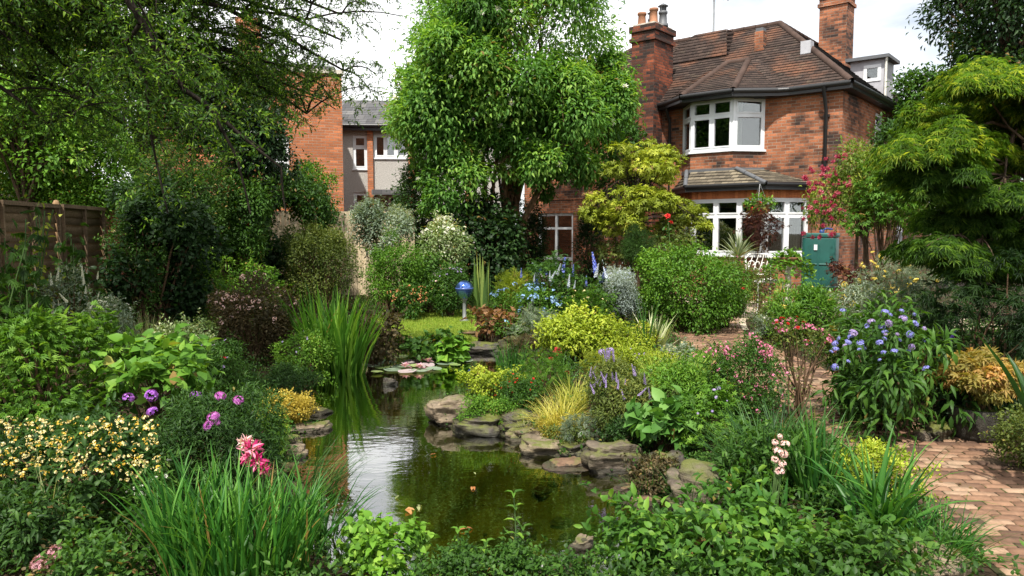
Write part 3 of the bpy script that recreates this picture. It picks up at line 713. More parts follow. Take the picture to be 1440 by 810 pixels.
mb = MB(); slope(mb, (-.3, -.35, 5.5), (6.3, -.35, 5.5), (6.3, 3.5, 7.0), (-.3, 3.5, 7.0), .28, .03); slope(mb, (6.3, 7.3, 5.5), (-.3, 7.3, 5.5), (-.3, 3.5, 7.0), (6.3, 3.5, 7.0), .28); mb.build('roof', M['tile_grey'], h3)
mb = MB(); mb.tube([(-.3, -.38, 5.45), (6.3, -.38, 5.45)], .07, 8); mb.box((-.3, -.33, 5.28), (6.3, -.30, 5.44)); mb.build('gutter', M['black_plastic'], h3)
mb = MB(); mb.box((1.3, -.9, 3.08), (2.7, 0, 3.16)); mb.box((1.3, -.92, 2.98), (2.7, -.86, 3.12)); mb.build('porch_canopy', M['tile_grey'], h3)

h4 = thing('brick_outbuilding', 'low red brick outbuilding with a pale felt roof behind the wooden fence', 'outbuilding', (-11.2, 13.0, 0), R(8))
mb = MB(); wall(mb, (-2, 0), (2.8, 0), 0, 2.5); wall(mb, (2.8, 0), (2.8, 4), 0, 2.5, uo=5); wall(mb, (-2, 4), (-2, 0), 0, 2.5); mb.build('wall', M['brick'], h4)
mb = MB(); mb.quad((-2.2, -.3, 2.5), (3.1, -.3, 2.4), (3.1, 4.2, 2.75), (-2.2, 4.2, 2.85)); mb.box((-2.2, -.3, 2.3), (3.1, -.26, 2.46)); mb.build('roof', M['concrete'], h4)
# ------------------------------------------------------------------ leaves, blades, stems
def nrm(v): return v / (np.linalg.norm(v, axis=-1, keepdims=True) + 1e-9)
def rdirs(rg, n): return nrm(rg.normal(size=(n, 3)))
T = {}
T['diamond'] = (np.array([(0, 0, 0), (.42, .5, .14), (1, 0, -.08), (.42, -.5, .14)]), [np.array([[0, 2, 1], [0, 3, 2]])])
T['oval'] = (np.array([(0, 0, 0), (.3, .44, .12), (.3, 0, 0), (.3, -.44, .12), (.68, .36, .02), (.68, 0, -.09), (.68, -.36, .02), (1, 0, -.26)]),
             [np.array([[0, 2, 1], [0, 3, 2], [4, 5, 7], [5, 6, 7]]), np.array([[1, 2, 5, 4], [2, 3, 6, 5]])])
T['lance'] = (np.array([(0, 0, 0), (.33, .5, .10), (.33, 0, -.02), (.33, -.5, .10), (.7, .3, -.05), (.7, -.3, -.05), (1, 0, -.35)]),
              [np.array([[0, 2, 1], [0, 3, 2], [4, 5, 6]]), np.array([[1, 2, 5, 4]])][:1] + [np.array([[2, 3, 5], [1, 2, 4], [2, 5, 4]])])
T['heart'] = (np.array([(.08, 0, 0), (-.10, .28, .03), (.12, .52, .10), (.50, .45, .06), (1, 0, -.25), (.50, -.45, .06), (.12, -.52, .10), (-.10, -.28, .03), (.5, 0, -.05)]),
              [np.array([[0, 8, 3], [0, 3, 2], [0, 2, 1], [8, 4, 3], [0, 5, 8], [0, 6, 5], [0, 7, 6], [8, 5, 4]])])
def _palm(angs, lens, wid):
    V, Fs = [], []
    for a, l in zip(angs, lens):
        a = R(a); d = np.array([math.cos(a), math.sin(a)]); n = np.array([-d[1], d[0]]); b = len(V)
        V += [(0, 0, 0), (*(d * l * .45 + n * wid / 2), .04), (*(d * l), -.10 - .12 * l), (*(d * l * .45 - n * wid / 2), .04)]
        Fs += [(b, b + 2, b + 1), (b, b + 3, b + 2)]
    return (np.array(V), [np.array(Fs)])
T['palm'] = _palm((-105, -52, 0, 52, 105), (.5, .85, 1, .85, .5), .30)
T['lace'] = _palm((-75, -38, 0, 38, 75), (.6, .88, 1, .88, .6), .085)
T['pinnate'] = _palm((70, -65, 45, -42, 22, -20, 0), (.42, .42, .6, .6, .8, .8, 1), .17)
def _feather(k, wid):
    V, Fs = [], []
    for q in range(k):
        x = .08 + .85 * q / k; l = .5 * (1 - abs(q / k - .35) * .9)
        for sg in (1, -1):
            b = len(V); V += [(x, 0, 0), (x + l * .30, sg * l * .5 + 0, .03), (x + l * .5, sg * l, -.06), (x + l * .12, sg * l * .55, .03)]
            Fs += [(b, b + 1, b + 2), (b, b + 2, b + 3)]
    b = len(V); V += [(0, .012, 0), (1, 0, -.2), (0, -.012, 0), (.9, .08, -.15), (.9, -.08, -.15)]; Fs += [(b, b + 1, b + 2), (b + 3, b + 1, b + 4)]
    return (np.array(V), [np.array(Fs)])
T['feather'] = _feather(5, .2)
def put_leaves(mb, P, D, Nn, L, W, tmpl, rnd):
    n = len(P)
    if n == 0: return
    V0, Fs = T[tmpl]; D = nrm(D); B = nrm(np.cross(Nn, D)); Nz = np.cross(D, B)
    L = np.broadcast_to(np.asarray(L, float), (n,)); W = np.broadcast_to(np.asarray(W, float), (n,))
    V = P[:, None] + (L[:, None] * V0[None, :, 0])[..., None] * D[:, None] + (W[:, None] * V0[None, :, 1])[..., None] * B[:, None] + (L[:, None] * V0[None, :, 2])[..., None] * Nz[:, None]
    k = len(V0); off = (np.arange(n) * k)[:, None, None]
    mb.add(V.reshape(-1, 3), [(f[None] + off).reshape(-1, f.shape[1]) for f in Fs], np.repeat(rnd, k))
def put_blades(mb, P, az, L, W, lean, bend, rnd, seg=6, fold=.25, twist=0.0, point=1.0, z2=0.0):
    """strap leaves: start at P, lean from the vertical by lean, curve over by bend along the length"""
    n = len(P)
    if n == 0: return
    arr = lambda x: np.broadcast_to(np.asarray(x, float), (n,))
    L, W, lean, bend = arr(L), arr(W), arr(lean), arr(bend)
    H = np.stack([np.cos(az), np.sin(az), np.zeros(n)], 1); Bn = np.stack([-np.sin(az + twist), np.cos(az + twist), np.zeros(n)], 1)
    pos = P.copy(); rings = []
    for k in range(seg + 1):
        s = k / seg; th = lean + bend * s ** 1.6
        wd = W * np.clip(min(1, .55 + 1.6 * s) * (1 - max(0, (s - .35) / .65) ** (1.6 * point)), .02, 1)
        nn = np.cos(th)[:, None] * H * -1 + np.sin(th)[:, None] * np.array([0, 0, 1.0])
        rings.append(np.stack([pos + Bn * wd[:, None] / 2, pos - nn * (wd * fold)[:, None], pos - Bn * wd[:, None] / 2], 1))
        ds = (L / seg)[:, None]
        pos = pos + ds * (np.sin(th)[:, None] * H + np.cos(th)[:, None] * np.array([0, 0, 1.0]))
    V = np.stack(rings, 1).reshape(n, -1, 3)
    rv = np.repeat(np.minimum(rnd, .95)[:, None], 3 * (seg + 1), 1); tipd = np.random.default_rng(n).random(n) < .22; rv[tipd, -3:] = .985; rv[np.random.default_rng(n + 1).random(n) < .015] = .985
    f = []
    for k in range(seg):
        b = k * 3; f += [(b, b + 1, b + 4, b + 3), (b + 1, b + 2, b + 5, b + 4)]
    f = np.array(f); off = (np.arange(n) * 3 * (seg + 1))[:, None, None]
    mb.add(V.reshape(-1, 3), (f[None] + off).reshape(-1, 4), rv.ravel())
def qbez(a, c, b, k=6):
    t_ = np.linspace(0, 1, k)[:, None]; return (1 - t_) ** 2 * a + 2 * t_ * (1 - t_) * c + t_ ** 2 * b
def clumps(rg, C, Rr, ncl, cr, zmin=-.55):
    """centres and radii of leaf clumps filling an ellipsoid, more of them near its outside"""
    d = rdirs(rg, ncl); d[:, 2] = np.where(d[:, 2] < zmin, -d[:, 2], d[:, 2])
    f = rg.uniform(.25, 1, ncl) ** .55
    rad = cr * rg.uniform(.5, 1.5, ncl)
    az = np.arctan2(d[:, 1], d[:, 0]); ph = rg.uniform(0, 6.28, 3)
    lump = 1 + .20 * np.sin(3 * az + ph[0]) + .14 * np.sin(2 * az + 3 * d[:, 2] + ph[1]) + .10 * np.sin(5 * d[:, 2] + ph[2])   # uneven, squarer than a ball
    q = np.sign(d) * np.abs(d) ** .78
    cen = C + q * Rr * np.maximum(0, (1 - rad * .85))[:, None] * (f * lump * .97)[:, None]
    return cen, rad, d
def scatter(rg, cen, rad, dr, Rr, n, flat=1.0, out_=.45, upb=.25):
    pw = rad ** 2; k = rg.choice(len(cen), n, p=pw / pw.sum())
    dd = nrm(rdirs(rg, n) + out_ * dr[k] + np.array([0, 0, upb]))
    rr = np.where(rg.random(n) < .13, rg.uniform(1.0, 1.42, n), rg.uniform(.35, 1.06, n) ** .6)
    sc = Rr * np.array([1, 1, flat]); m_ = np.mean(Rr)
    ell = .5 * sc + .5 * m_ * np.array([1, 1, flat])
    P = cen[k] + dd * ell * (rad[k] * rr)[:, None]
    return P, dd, k
def foliage(mb, rg, P, dd, k, ncl, lt, L, W, droop, spread=.8, varc=.55):
    n = len(P)
    if n == 0: return
    D = nrm(dd * spread + rdirs(rg, n) * .75 + np.array([0, 0, -droop]))
    Nn = nrm(np.array([0, 0, .75]) + dd * .55 + rdirs(rg, n) * .45)
    cl = rg.random(ncl)[k]; rnd = np.clip(varc * cl + (1 - varc) * rg.random(n) * 1.05, 0, 1)
    put_leaves(mb, P, D, Nn, L * rg.uniform(.65, 1.25, n), W * rg.uniform(.7, 1.2, n), lt, rnd)

# ------------------------------------------------------------------ flowers
def flower_mesh(kind, size, seed=0):
    rg = np.random.default_rng(seed); mb = MB(); up = np.array([0, 0, 1.0])
    if kind in ('dome', 'ball', 'flat'):
        n = {'dome': 44, 'ball': 46, 'flat': 40}[kind]
        d = rdirs(rg, n)
        if kind != 'ball': d[:, 2] = np.where(d[:, 2] < -.25, -d[:, 2], d[:, 2])
        c = d * size * .5 * np.array([1, 1, .28 if kind == 'flat' else (.6 if kind == 'dome' else 1)])
        for q in range(4):
            a = rg.uniform(0, 6.28, n); t1 = nrm(np.cross(d, up + .01)); t2 = np.cross(d, t1)
            ang = q * math.pi / 2 + a * 0 + rg.uniform(0, .5, n)
            D = nrm(np.cos(ang)[:, None] * t1 + np.sin(ang)[:, None] * t2 + d * .35)
            put_leaves(mb, c, D, d, size * .19, size * .15, 'diamond', np.clip(rg.random(n), 0, 1))
    elif kind == 'rose':
        for ring, (m_, l, tilt) in enumerate(((5, .5, .25), (6, .42, .7), (5, .3, 1.4), (4, .2, 3))):
            a = np.arange(m_) * 2 * math.pi / m_ + ring * .6; H = np.stack([np.cos(a), np.sin(a), np.zeros(m_)], 1)
            D = nrm(H + up * tilt); put_leaves(mb, np.repeat(up[None] * size * .05 * ring, m_, 0), D, nrm(up - H * .6), size * l, size * .42, 'oval', rg.random(m_))
    elif kind == 'daisy':
        m_ = 9; a = np.arange(m_) * 2 * math.pi / m_; H = np.stack([np.cos(a), np.sin(a), np.zeros(m_)], 1)
        put_leaves(mb, np.zeros((m_, 3)), nrm(H + up * .25), np.repeat(up[None], m_, 0), size * .5, size * .2, 'diamond', rg.uniform(.2, 1, m_))
    elif kind == 'lily':
        m_ = 12; a = np.arange(m_) * 2.4; H = np.stack([np.cos(a), np.sin(a), np.zeros(m_)], 1); tl = np.linspace(.2, 2.2, m_)
        put_leaves(mb, np.repeat(up[None] * .0, m_, 0), nrm(H + up * tl[:, None]), nrm(up - H * .5), size * .6, size * .24, 'oval', rg.random(m_))
    elif kind == 'cluster':
        n = 7; d = rdirs(rg, n); d[:, 2] = np.abs(d[:, 2]); c = d * size * .42 * np.array([1, 1, .5])
        for q in range(5):
            t1 = nrm(np.cross(d, up + .02)); t2 = np.cross(d, t1); ang = q * 2 * math.pi / 5
            put_leaves(mb, c, nrm(math.cos(ang) * t1 + math.sin(ang) * t2 + d * .3), d, size * .22, size * .2, 'diamond', rg.random(n))
    elif kind == 'spike':
        n = 42; z = np.linspace(0, 1, n); a = np.arange(n) * 2.4; H = np.stack([np.cos(a), np.sin(a), np.zeros(n)], 1)
        c = H * (size * .085 * (1 - .75 * z))[:, None] + up * (z * size)[:, None]
        for q in range(4):
            t1 = np.stack([-np.sin(a), np.cos(a), np.zeros(n)], 1); ang = q * math.pi / 2 + .4
            put_leaves(mb, c, nrm(math.cos(ang) * t1 + math.sin(ang) * up + H * .4), H, size * .085 * (1.15 - .8 * z), size * .075, 'diamond', rg.random(n))
        mb.tube([(0, 0, -.05 * size), (0, 0, size * .98)], size * .012, 4, .0)
    elif kind == 'shaggy':
        n = 40; d = rdirs(rg, n); put_leaves(mb, d * size * .08, nrm(d + np.array([0, 0, -.15])), rdirs(rg, n), size * .5, size * .13, 'lance', rg.random(n))
    return mb
_fm = {}
def heads(parent, P, Dn, kind, size, mat, name='flower_head', seed=0, rg=None, nvar=3, jit=.25, label=None):
    """single flower heads as parts of their plant: the hundred nearest the camera each its own object, any more in one mesh"""
    rg = rg or np.random.default_rng(seed)
    P = np.asarray(P, float); order = np.argsort(np.linalg.norm(P - np.array([0, 0, CAMZ]), axis=1)); P = P[order]; Dn = np.asarray(Dn, float)[order]
    ms = []
    for v in range(nvar):
        key = (kind, round(size, 4), mat.name, v)
        if key not in _fm: _fm[key] = flower_mesh(kind, size, v).mesh(name, mat)
        ms.append(_fm[key])
    org = np.array(parent.location)
    rest = MB()
    for i, (p, d) in enumerate(zip(P, Dn)):
        q = Vector(nrm(np.array(d) + rg.normal(0, jit, 3))).to_track_quat('Z', 'Y'); sc = rg.uniform(.5, 1.28)
        Mx = Matrix.LocRotScale(Vector(p - org), q @ Matrix.Rotation(rg.uniform(0, 6.28), 4, 'Z').to_quaternion(), Vector((sc,) * 3))
        if i < 100:
            o = bpy.data.objects.new(name, ms[i % nvar]); COL.objects.link(o); o.parent = parent; o.matrix_local = Mx
        else:
            src = flower_mesh(kind, size, i % nvar)
            A4 = np.array(Mx); V = np.concatenate(src.v); V = V @ A4[:3, :3].T + A4[:3, 3]
            rest.add(V, [f.copy() for f in src.f], np.concatenate(src.r))
    if rest.n: tag(rest.build(name + 's', mat, parent), kind='stuff')

# ------------------------------------------------------------------ plants
def bbox(box, Y, gap=None):
    x0, y0, x1, y1 = box; c = A((x0 + x1) / 2, (y0 + y1) / 2, Y)
    rx = (A(x1, (y0 + y1) / 2, Y)[0] - A(x0, (y0 + y1) / 2, Y)[0]) / 2
    zt, zb = A((x0 + x1) / 2, y0, Y)[2], A((x0 + x1) / 2, y1, Y)[2]
    g_ = gh(c[0], Y)
    zb = max(zb, g_ - .30)
    return np.array([c[0], Y, (zt + zb) / 2]), np.array([rx, rx, (zt - zb) / 2]), g_
SEED = [100]; FINE = .78
def ground_Y(px, py):
    """distance at which the ray through a pixel meets the ground"""
    z = .05
    for _ in range(6):
        q = G(px, py, z); z = .5 * z + .5 * max(gh(q[0], q[1]), WZ)
    return q[1]
def shrub(name, label, cat, box, Y, mat, lt='diamond', L=.05, W=.028, dens=4.2, ncl=16, cr=.42, droop=.15, flat=1.0, ry=None, zmin=-.95, stems=True,
          stemmat=None, fl=None, group=None, maxn=40000, spread=.8, upb=.25, extra=None, twigs=0, trunk=None):
    SEED[0] += 1; rg = np.random.default_rng(SEED[0])
    if box[3] < 720:
        Yg = ground_Y((box[0] + box[2]) / 2, box[3])
        hw = (box[2] - box[0]) / 2 / F * Yg
        if Y > Yg + .2: Y = Yg + .35 * min(ry or hw, hw)
    C, Rr, g_ = bbox(box, Y); Rr = Rr * 1.08
    if ry is not None: Rr[1] = ry
    else: Rr[1] = min(Rr[0], max(Rr[2] * 1.3, Rr[0] * .6))
    if lt not in ('heart',): L, W = L * FINE, W * FINE
    base = np.array([C[0], Y, g_ - .02]); o = thing(name, label, cat, base, 0, group)
    area = math.pi * Rr[0] * Rr[2]
    n = int(min(maxn, max(250, dens * area / (L * W * .55))))
    cen, rad, dr = clumps(rg, C, Rr, ncl, cr, zmin)
    P, dd, k = scatter(rg, cen, rad, dr, Rr, n, flat, upb=upb)
    ok = P[:, 2] > hgt(P[:, 0], P[:, 1]) - .01; P, dd, k = P[ok], dd[ok], k[ok]
    mb = MB(); foliage(mb, rg, P - base, dd, k, ncl, lt, L, W, droop, spread)
    ns = int(min(110, 10 + ncl * 1.2)); kk = rg.integers(0, ncl, ns); PP, DD = [], []          # young shoots break the outline
    for q in kk:
        u = nrm(dr[q] * .8 + rdirs(rg, 1)[0] * .6 + np.array([0, 0, .55 - droop])); s0 = cen[q] + u * rad[q] * Rr * .8; l = rg.uniform(.18, .5) * min(Rr.mean(), .55); m_ = max(5, int(l / (L * .33)))
        t_ = np.linspace(0, 1, m_)[:, None]; PP.append(s0 + u * l * t_ + np.array([0, 0, -1]) * l * .35 * max(droop, .1) * t_ ** 2); DD.append(nrm(u * .6 + rdirs(rg, m_) * .9))
    PP, DD = np.concatenate(PP), np.concatenate(DD); ok = PP[:, 2] > hgt(PP[:, 0], PP[:, 1])
    foliage(mb, rg, PP[ok] - base, DD[ok], rg.integers(0, ncl, ok.sum()), ncl, lt, L, W, droop, spread)
    nm = 'crown' if cat == 'tree' else 'foliage'
    mb.build(nm, mat, o)
    if stems:
        sm = MB(); r0 = max(.004, min(.05, .012 * (Rr[0] + Rr[2])))
        for q in range(min(ncl, 30)):
            b_ = base + np.array([rg.normal(0, Rr[0] * .10), rg.normal(0, Rr[1] * .10), 0]); e = cen[q]
            c_ = np.array([b_[0] * .6 + e[0] * .4, b_[1] * .6 + e[1] * .4, b_[2] * .35 + e[2] * .65]) + rg.normal(0, .06, 3) * Rr[0]
            pth = qbez(b_, c_, e, 7); pth[1:-1] += rg.normal(0, .012, (5, 3)) * (Rr[0] + .2)
            sm.tube(pth - base, np.linspace(r0, r0 * .3, 7), 5, rg.random())
            for z in range(twigs):
                t_ = cen[q] + rdirs(rg, 1)[0] * Rr * rad[q] * .9; sm.tube(qbez(pth[4], (pth[4] + t_) / 2 + rg.normal(0, .03, 3), t_, 4) - base, np.linspace(r0 * .45, r0 * .15, 4), 4)
        sm.build('stem' if cat != 'tree' else 'branches', stemmat or M['stem_brown'], o)
    for f in (fl or ()):
        kind, size, nf, fm = f[:4]; op = f[4] if len(f) > 4 else {}
        pw = rad ** 2 * np.clip(.25 + dr[:, 2] + op.get('front', .4) * -dr[:, 1], .02, None)
        kk = rg.choice(ncl, nf, p=pw / pw.sum())
        d2 = nrm(rdirs(rg, nf) * .8 + dr[kk] * .8 + np.array([0, -.35, op.get('up', .7)]))
        pp = cen[kk] + d2 * (.5 * Rr + .5 * Rr.mean()) * np.array([1, 1, flat]) * (rad[kk] * rg.uniform(.98, 1.12, nf))[:, None]
        if 'zone' in op:
            x0, y0, x1, y1 = op['zone']; pp = np.array([A(rg.uniform(x0, x1), rg.uniform(y0, y1), Y - Rr[1] * rg.uniform(.4, 1.0)) for _ in range(nf)])
        if 'at' in op:
            pp = np.array([A(x, y, Y - Rr[1] * op.get('fy', .8)) for x, y in op['at']]); d2 = nrm(np.tile((0, -.6, .9), (len(pp), 1)) + rg.normal(0, .2, (len(pp), 3)))
        if kind == 'spike': d2 = nrm(np.tile((0, 0, 1.), (len(pp), 1)) + rg.normal(0, .12, (len(pp), 3)))
        heads(o, pp, d2, kind, size, fm, op.get('name', 'flower_head'), rg=rg)
        if op.get('stalk'):
            sm = MB()
            for p_ in pp:
                e_ = np.array([p_[0] * .7 + base[0] * .3, p_[1] * .7 + base[1] * .3, max(base[2], p_[2] - op['stalk'])]); sm.tube(qbez(e_, (e_ + p_) / 2 + rg.normal(0, .02, 3), p_, 4) - base, .004, 4)
            sm.build('flower_stalk', M['stem'], o)
    return o
def tuft(name, label, cat, px, Y, mat, n=120, L=.5, W=.012, lean=(0, .5), bend=(.3, 1.4), rad=.1, group=None, seg=6, py=None, fl=None, azr=None, fold=.25, ry=None, stalks=0, z=None, point=1.0, parts=None):
    SEED[0] += 1; rg = np.random.default_rng(SEED[0])
    if py is not None: Y = ground_Y(px, py)
    X = A(px, 405, Y)[0]; g_ = gh(X, Y) if z is None else z
    base = np.array([X, Y, g_ - .01]); o = thing(name, label, cat, base, 0, group)
    az = rg.uniform(0, 2 * math.pi, n) if azr is None else rg.uniform(R(azr[0]), R(azr[1]), n)
    rr = rad * np.sqrt(rg.random(n)); aa = rg.uniform(0, 6.28, n)
    P = np.stack([rr * np.cos(aa), rr * np.sin(aa) * ((ry or rad) / rad), np.zeros(n)], 1)
    P[:, 2] = hgt(P[:, 0] + X, P[:, 1] + Y) - base[2] if z is None else 0
    az = np.where(rg.random(n) < .6, np.arctan2(P[:, 1], P[:, 0]) + rg.normal(0, .6, n), az) if azr is None else az
    mb = MB(); put_blades(mb, P, az, L * rg.uniform(.55, 1.1, n), W * rg.uniform(.7, 1.2, n), rg.uniform(*lean, n), rg.uniform(*bend, n), rg.random(n), seg, fold, rg.normal(0, .5, n), point)
    mb.build('blades', mat, o)
    if fl:
        kind, size, pts, fm = fl[:4]; pp = np.array([A(x, y, Y) for x, y in pts]); heads(o, pp, np.tile((0, -.5, .9), (len(pp), 1)), kind, size, fm, fl[4] if len(fl) > 4 else 'flower_head', rg=rg)
        sm = MB()
        for p_ in pp: sm.tube(qbez(base + rg.normal(0, rad * .3, 3) * (1, 1, 0), (base + p_) / 2 + (0, 0, .1), p_, 6) - base, .004, 5)
        sm.build('flower_stalk', M['stem'], o)
    return o
def tree(name, label, box, Y, mat, trunk, lt='diamond', L=.1, W=.05, dens=3.6, ncl=40, cr=.26, flat=1.0, droop=.2, ry=None, barkm=None, fl=None, tr=.12, nst=1, maxn=60000, zmin=-.5, group=None, spread=.8, fork=.35, more=(), cat='tree'):
    """trunk = (px of the foot on the ground line); limbs run from it to every leaf clump"""
    SEED[0] += 1; rg = np.random.default_rng(SEED[0])
    C, Rr, g_ = bbox(box, Y)
    Rr[1] = ry if ry is not None else min(Rr[0], Rr[2] * 1.2)
    bx = A(trunk, 405, Y)[0]; g_ = gh(bx, Y); base = np.array([bx, Y, g_ - .05]); o = thing(name, label, cat, base, 0, group)
    cen, rad, dr = clumps(rg, C, Rr, ncl, cr, zmin)
    n = int(min(maxn, dens * math.pi * Rr[0] * Rr[2] / (L * W * .55)))
    P, dd, k = scatter(rg, cen, rad, dr, Rr, n, flat)
    for mbx, mY, mn in more:
        C2, R2, _ = bbox(mbx, mY); R2[1] = min(R2[0], R2[2]) * 1.1; c2, r2, d2 = clumps(rg, C2, R2, mn, .36, -.8)
        P2, dd2, k2 = scatter(rg, c2, r2, d2, R2, int(dens * math.pi * R2[0] * R2[2] / (L * W * .55)), flat)
        P, dd, k = np.concatenate([P, P2]), np.concatenate([dd, dd2]), np.concatenate([k, k2 + len(cen)])
        cen, dr = np.concatenate([cen, c2]), np.concatenate([dr, d2]); rad = np.concatenate([rad, r2 * R2.mean() / Rr.mean()])
    ncl = len(cen)
    mb = MB(); foliage(mb, rg, P - base, dd, k, ncl, lt, L, W, droop, spread); mb.build('crown', mat, o)
    tops = []
    tm = MB(); lm = MB()
    for q in range(nst):
        b_ = base + np.array([rg.normal(0, .22), rg.normal(0, .16), 0]) * (nst > 1)
        top = C + np.array([rg.normal(0, .25 if nst > 1 else .04) * Rr[0], rg.normal(0, .2) * Rr[1] * (nst > 1), Rr[2] * (-fork + .3 * (nst > 1) * rg.random())])
        c_ = np.array([b_[0] * .8 + top[0] * .2, b_[1] * .8 + top[1] * .2, (b_[2] + top[2]) / 2]) + rg.normal(0, .05, 3)
        pth = qbez(b_, c_, top, 10); pth[1:] += np.cumsum(rg.normal(0, .018 * tr / .12, (9, 3)), 0)
        r_ = tr * (1 if nst == 1 else rg.uniform(.35, 1)); rr = r_ * np.linspace(1, .6, 10); rr[0] *= 1.35; tm.tube(pth - base, rr, 9, rg.random()); tops.append((pth, r_))
    tm.build('trunk', barkm or M['bark'], o, True)
    for q in range(ncl):
        pth, r_ = tops[q % nst]; s_ = pth[rg.integers(6, 10)]
        c_ = s_ * .5 + cen[q] * .5 + np.array([0, 0, .25 * np.linalg.norm(cen[q] - s_)]); b2 = qbez(s_, c_, cen[q], 7); b2[1:-1] += rg.normal(0, .03, (5, 3)) * Rr[0] * .3
        lm.tube(b2 - base, np.linspace(r_ * .38, r_ * .07, 7), 5, rg.random())
        for z in range(3):
            e_ = cen[q] + rdirs(rg, 1)[0] * Rr * rad[q] * .85; lm.tube(qbez(b2[4], (b2[4] + e_) / 2 + rg.normal(0, .05, 3), e_, 4) - base, np.linspace(r_ * .12, r_ * .04, 4), 4)
    lm.build('limbs', barkm or M['bark'], o)
    for f in (fl or ()):
        kind, size, nf, fm = f[:4]; op = f[4] if len(f) > 4 else {}
        kk = rg.choice(ncl, nf); d2 = nrm(rdirs(rg, nf) * .7 + dr[kk] * .6 + np.array([0, -.5, .4])); pp = cen[kk] + d2 * (.5 * Rr + .5 * Rr.mean()) * (rad[kk] * 1.02)[:, None] * np.array([1, 1, flat])
        if 'zone' in op:
            x0, y0, x1, y1 = op['zone']; pp = np.array([A(rg.uniform(x0, x1), rg.uniform(y0, y1), Y - Rr[1] * rg.uniform(.2, 1.0)) for _ in range(nf)])
        heads(o, pp, d2, kind, size, fm, op.get('name', 'blossom'), rg=rg)
    return o
# ------------------------------------------------------------------ leaf colours of the garden
LD = leaf((.013, .036, .009), (.036, .088, .017), (.075, .155, .028))
LDD = leaf((.008, .024, .008), (.022, .054, .014), (.05, .105, .026))
LM = leaf((.018, .048, .009), (.048, .120, .017), (.095, .19, .028))
LB = leaf((.035, .090, .010), (.095, .215, .020), (.20, .34, .040))
LBB = leaf((.05, .13, .012), (.14, .30, .03), (.27, .43, .06))
LY = leaf((.10, .16, .012), (.28, .36, .028), (.48, .52, .07))
LYG = leaf((.09, .12, .012), (.26, .32, .030), (.52, .54, .08))
LGOLD = leaf((.22, .15, .02), (.48, .38, .06), (.66, .56, .14))
LGR = leaf((.07, .11, .065), (.19, .25, .17), (.40, .45, .36))
LSIL = leaf((.12, .16, .14), (.30, .36, .34), (.55, .60, .58))
LVAR = leaf((.06, .12, .03), (.22, .30, .12), (.60, .62, .42))
LOL = leaf((.035, .055, .012), (.095, .13, .026), (.20, .23, .05))
LRED = leaf((.030, .012, .012), (.085, .030, .026), (.18, .07, .045))
LRUST = leaf((.14, .05, .02), (.36, .15, .05), (.55, .30, .12))
LBRZ = leaf((.03, .03, .014), (.085, .068, .030), (.20, .14, .07))
LMAG = leaf((.032, .088, .014), (.095, .225, .036), (.28, .44, .085), trans=.42)
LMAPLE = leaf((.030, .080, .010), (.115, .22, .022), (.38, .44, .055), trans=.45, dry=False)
LMAPLE_SHADE = leaf((.020, .054, .009), (.060, .138, .018), (.16, .27, .035), trans=.42, dry=False)
LORANGE = leaf((.14, .15, .03), (.36, .26, .07), (.60, .34, .14), trans=.4)
LWIL = leaf((.020, .056, .008), (.065, .15, .017), (.19, .31, .035), trans=.42, dry=False)
LHOL = leaf((.006, .018, .006), (.014, .038, .010), (.045, .085, .025), trans=.15, rough=.28)
BGI = leaf((.03, .10, .012), (.085, .22, .022), (.20, .36, .045), trans=.38, rough=.4)
BG = leaf((.016, .062, .012), (.042, .145, .022), (.10, .24, .042), trans=.35, rough=.36)
BGN = leaf((.016, .070, .012), (.046, .165, .022), (.12, .28, .042), trans=.35, rough=.4)
BGD = leaf((.016, .05, .014), (.045, .12, .026), (.10, .21, .05), trans=.3, rough=.36)
BYEL = leaf((.26, .24, .03), (.50, .46, .08), (.70, .66, .2), trans=.35)
BPALE = leaf((.16, .2, .07), (.34, .36, .16), (.55, .55, .3), trans=.3)
BVAR = leaf((.10, .15, .05), (.34, .38, .18), (.62, .62, .42), trans=.25)
P_PURPLE = petal((.22, .06, .42), (.40, .13, .60), (.60, .30, .72))
P_BLUE = petal((.13, .13, .48), (.24, .25, .64), (.44, .45, .76))
P_DELPH = petal((.06, .09, .45), (.14, .19, .66), (.42, .46, .80))
P_PALEBL = petal((.38, .44, .62), (.56, .62, .76), (.74, .76, .82))
P_SKY = petal((.14, .30, .66), (.30, .48, .78), (.52, .64, .85))
P_PINK = petal((.46, .07, .20), (.62, .18, .33), (.76, .42, .52))
P_MAG = petal((.42, .02, .14), (.62, .05, .22), (.80, .35, .45))
P_RED = petal((.30, .01, .012), (.55, .02, .02), (.70, .05, .04))
P_WINE = petal((.12, .005, .012), (.25, .015, .02), (.42, .05, .04))
P_WHITE = petal((.50, .52, .44), (.70, .70, .62), (.82, .81, .75))
P_CREAM = petal((.66, .46, .10), (.80, .70, .34), (.86, .84, .68))
P_YEL = petal((.55, .42, .05), (.72, .60, .12), (.80, .72, .30))
P_BLUSH = petal((.62, .34, .36), (.76, .54, .52), (.84, .74, .70))
P_LAV = petal((.22, .16, .42), (.36, .28, .55), (.55, .45, .66))

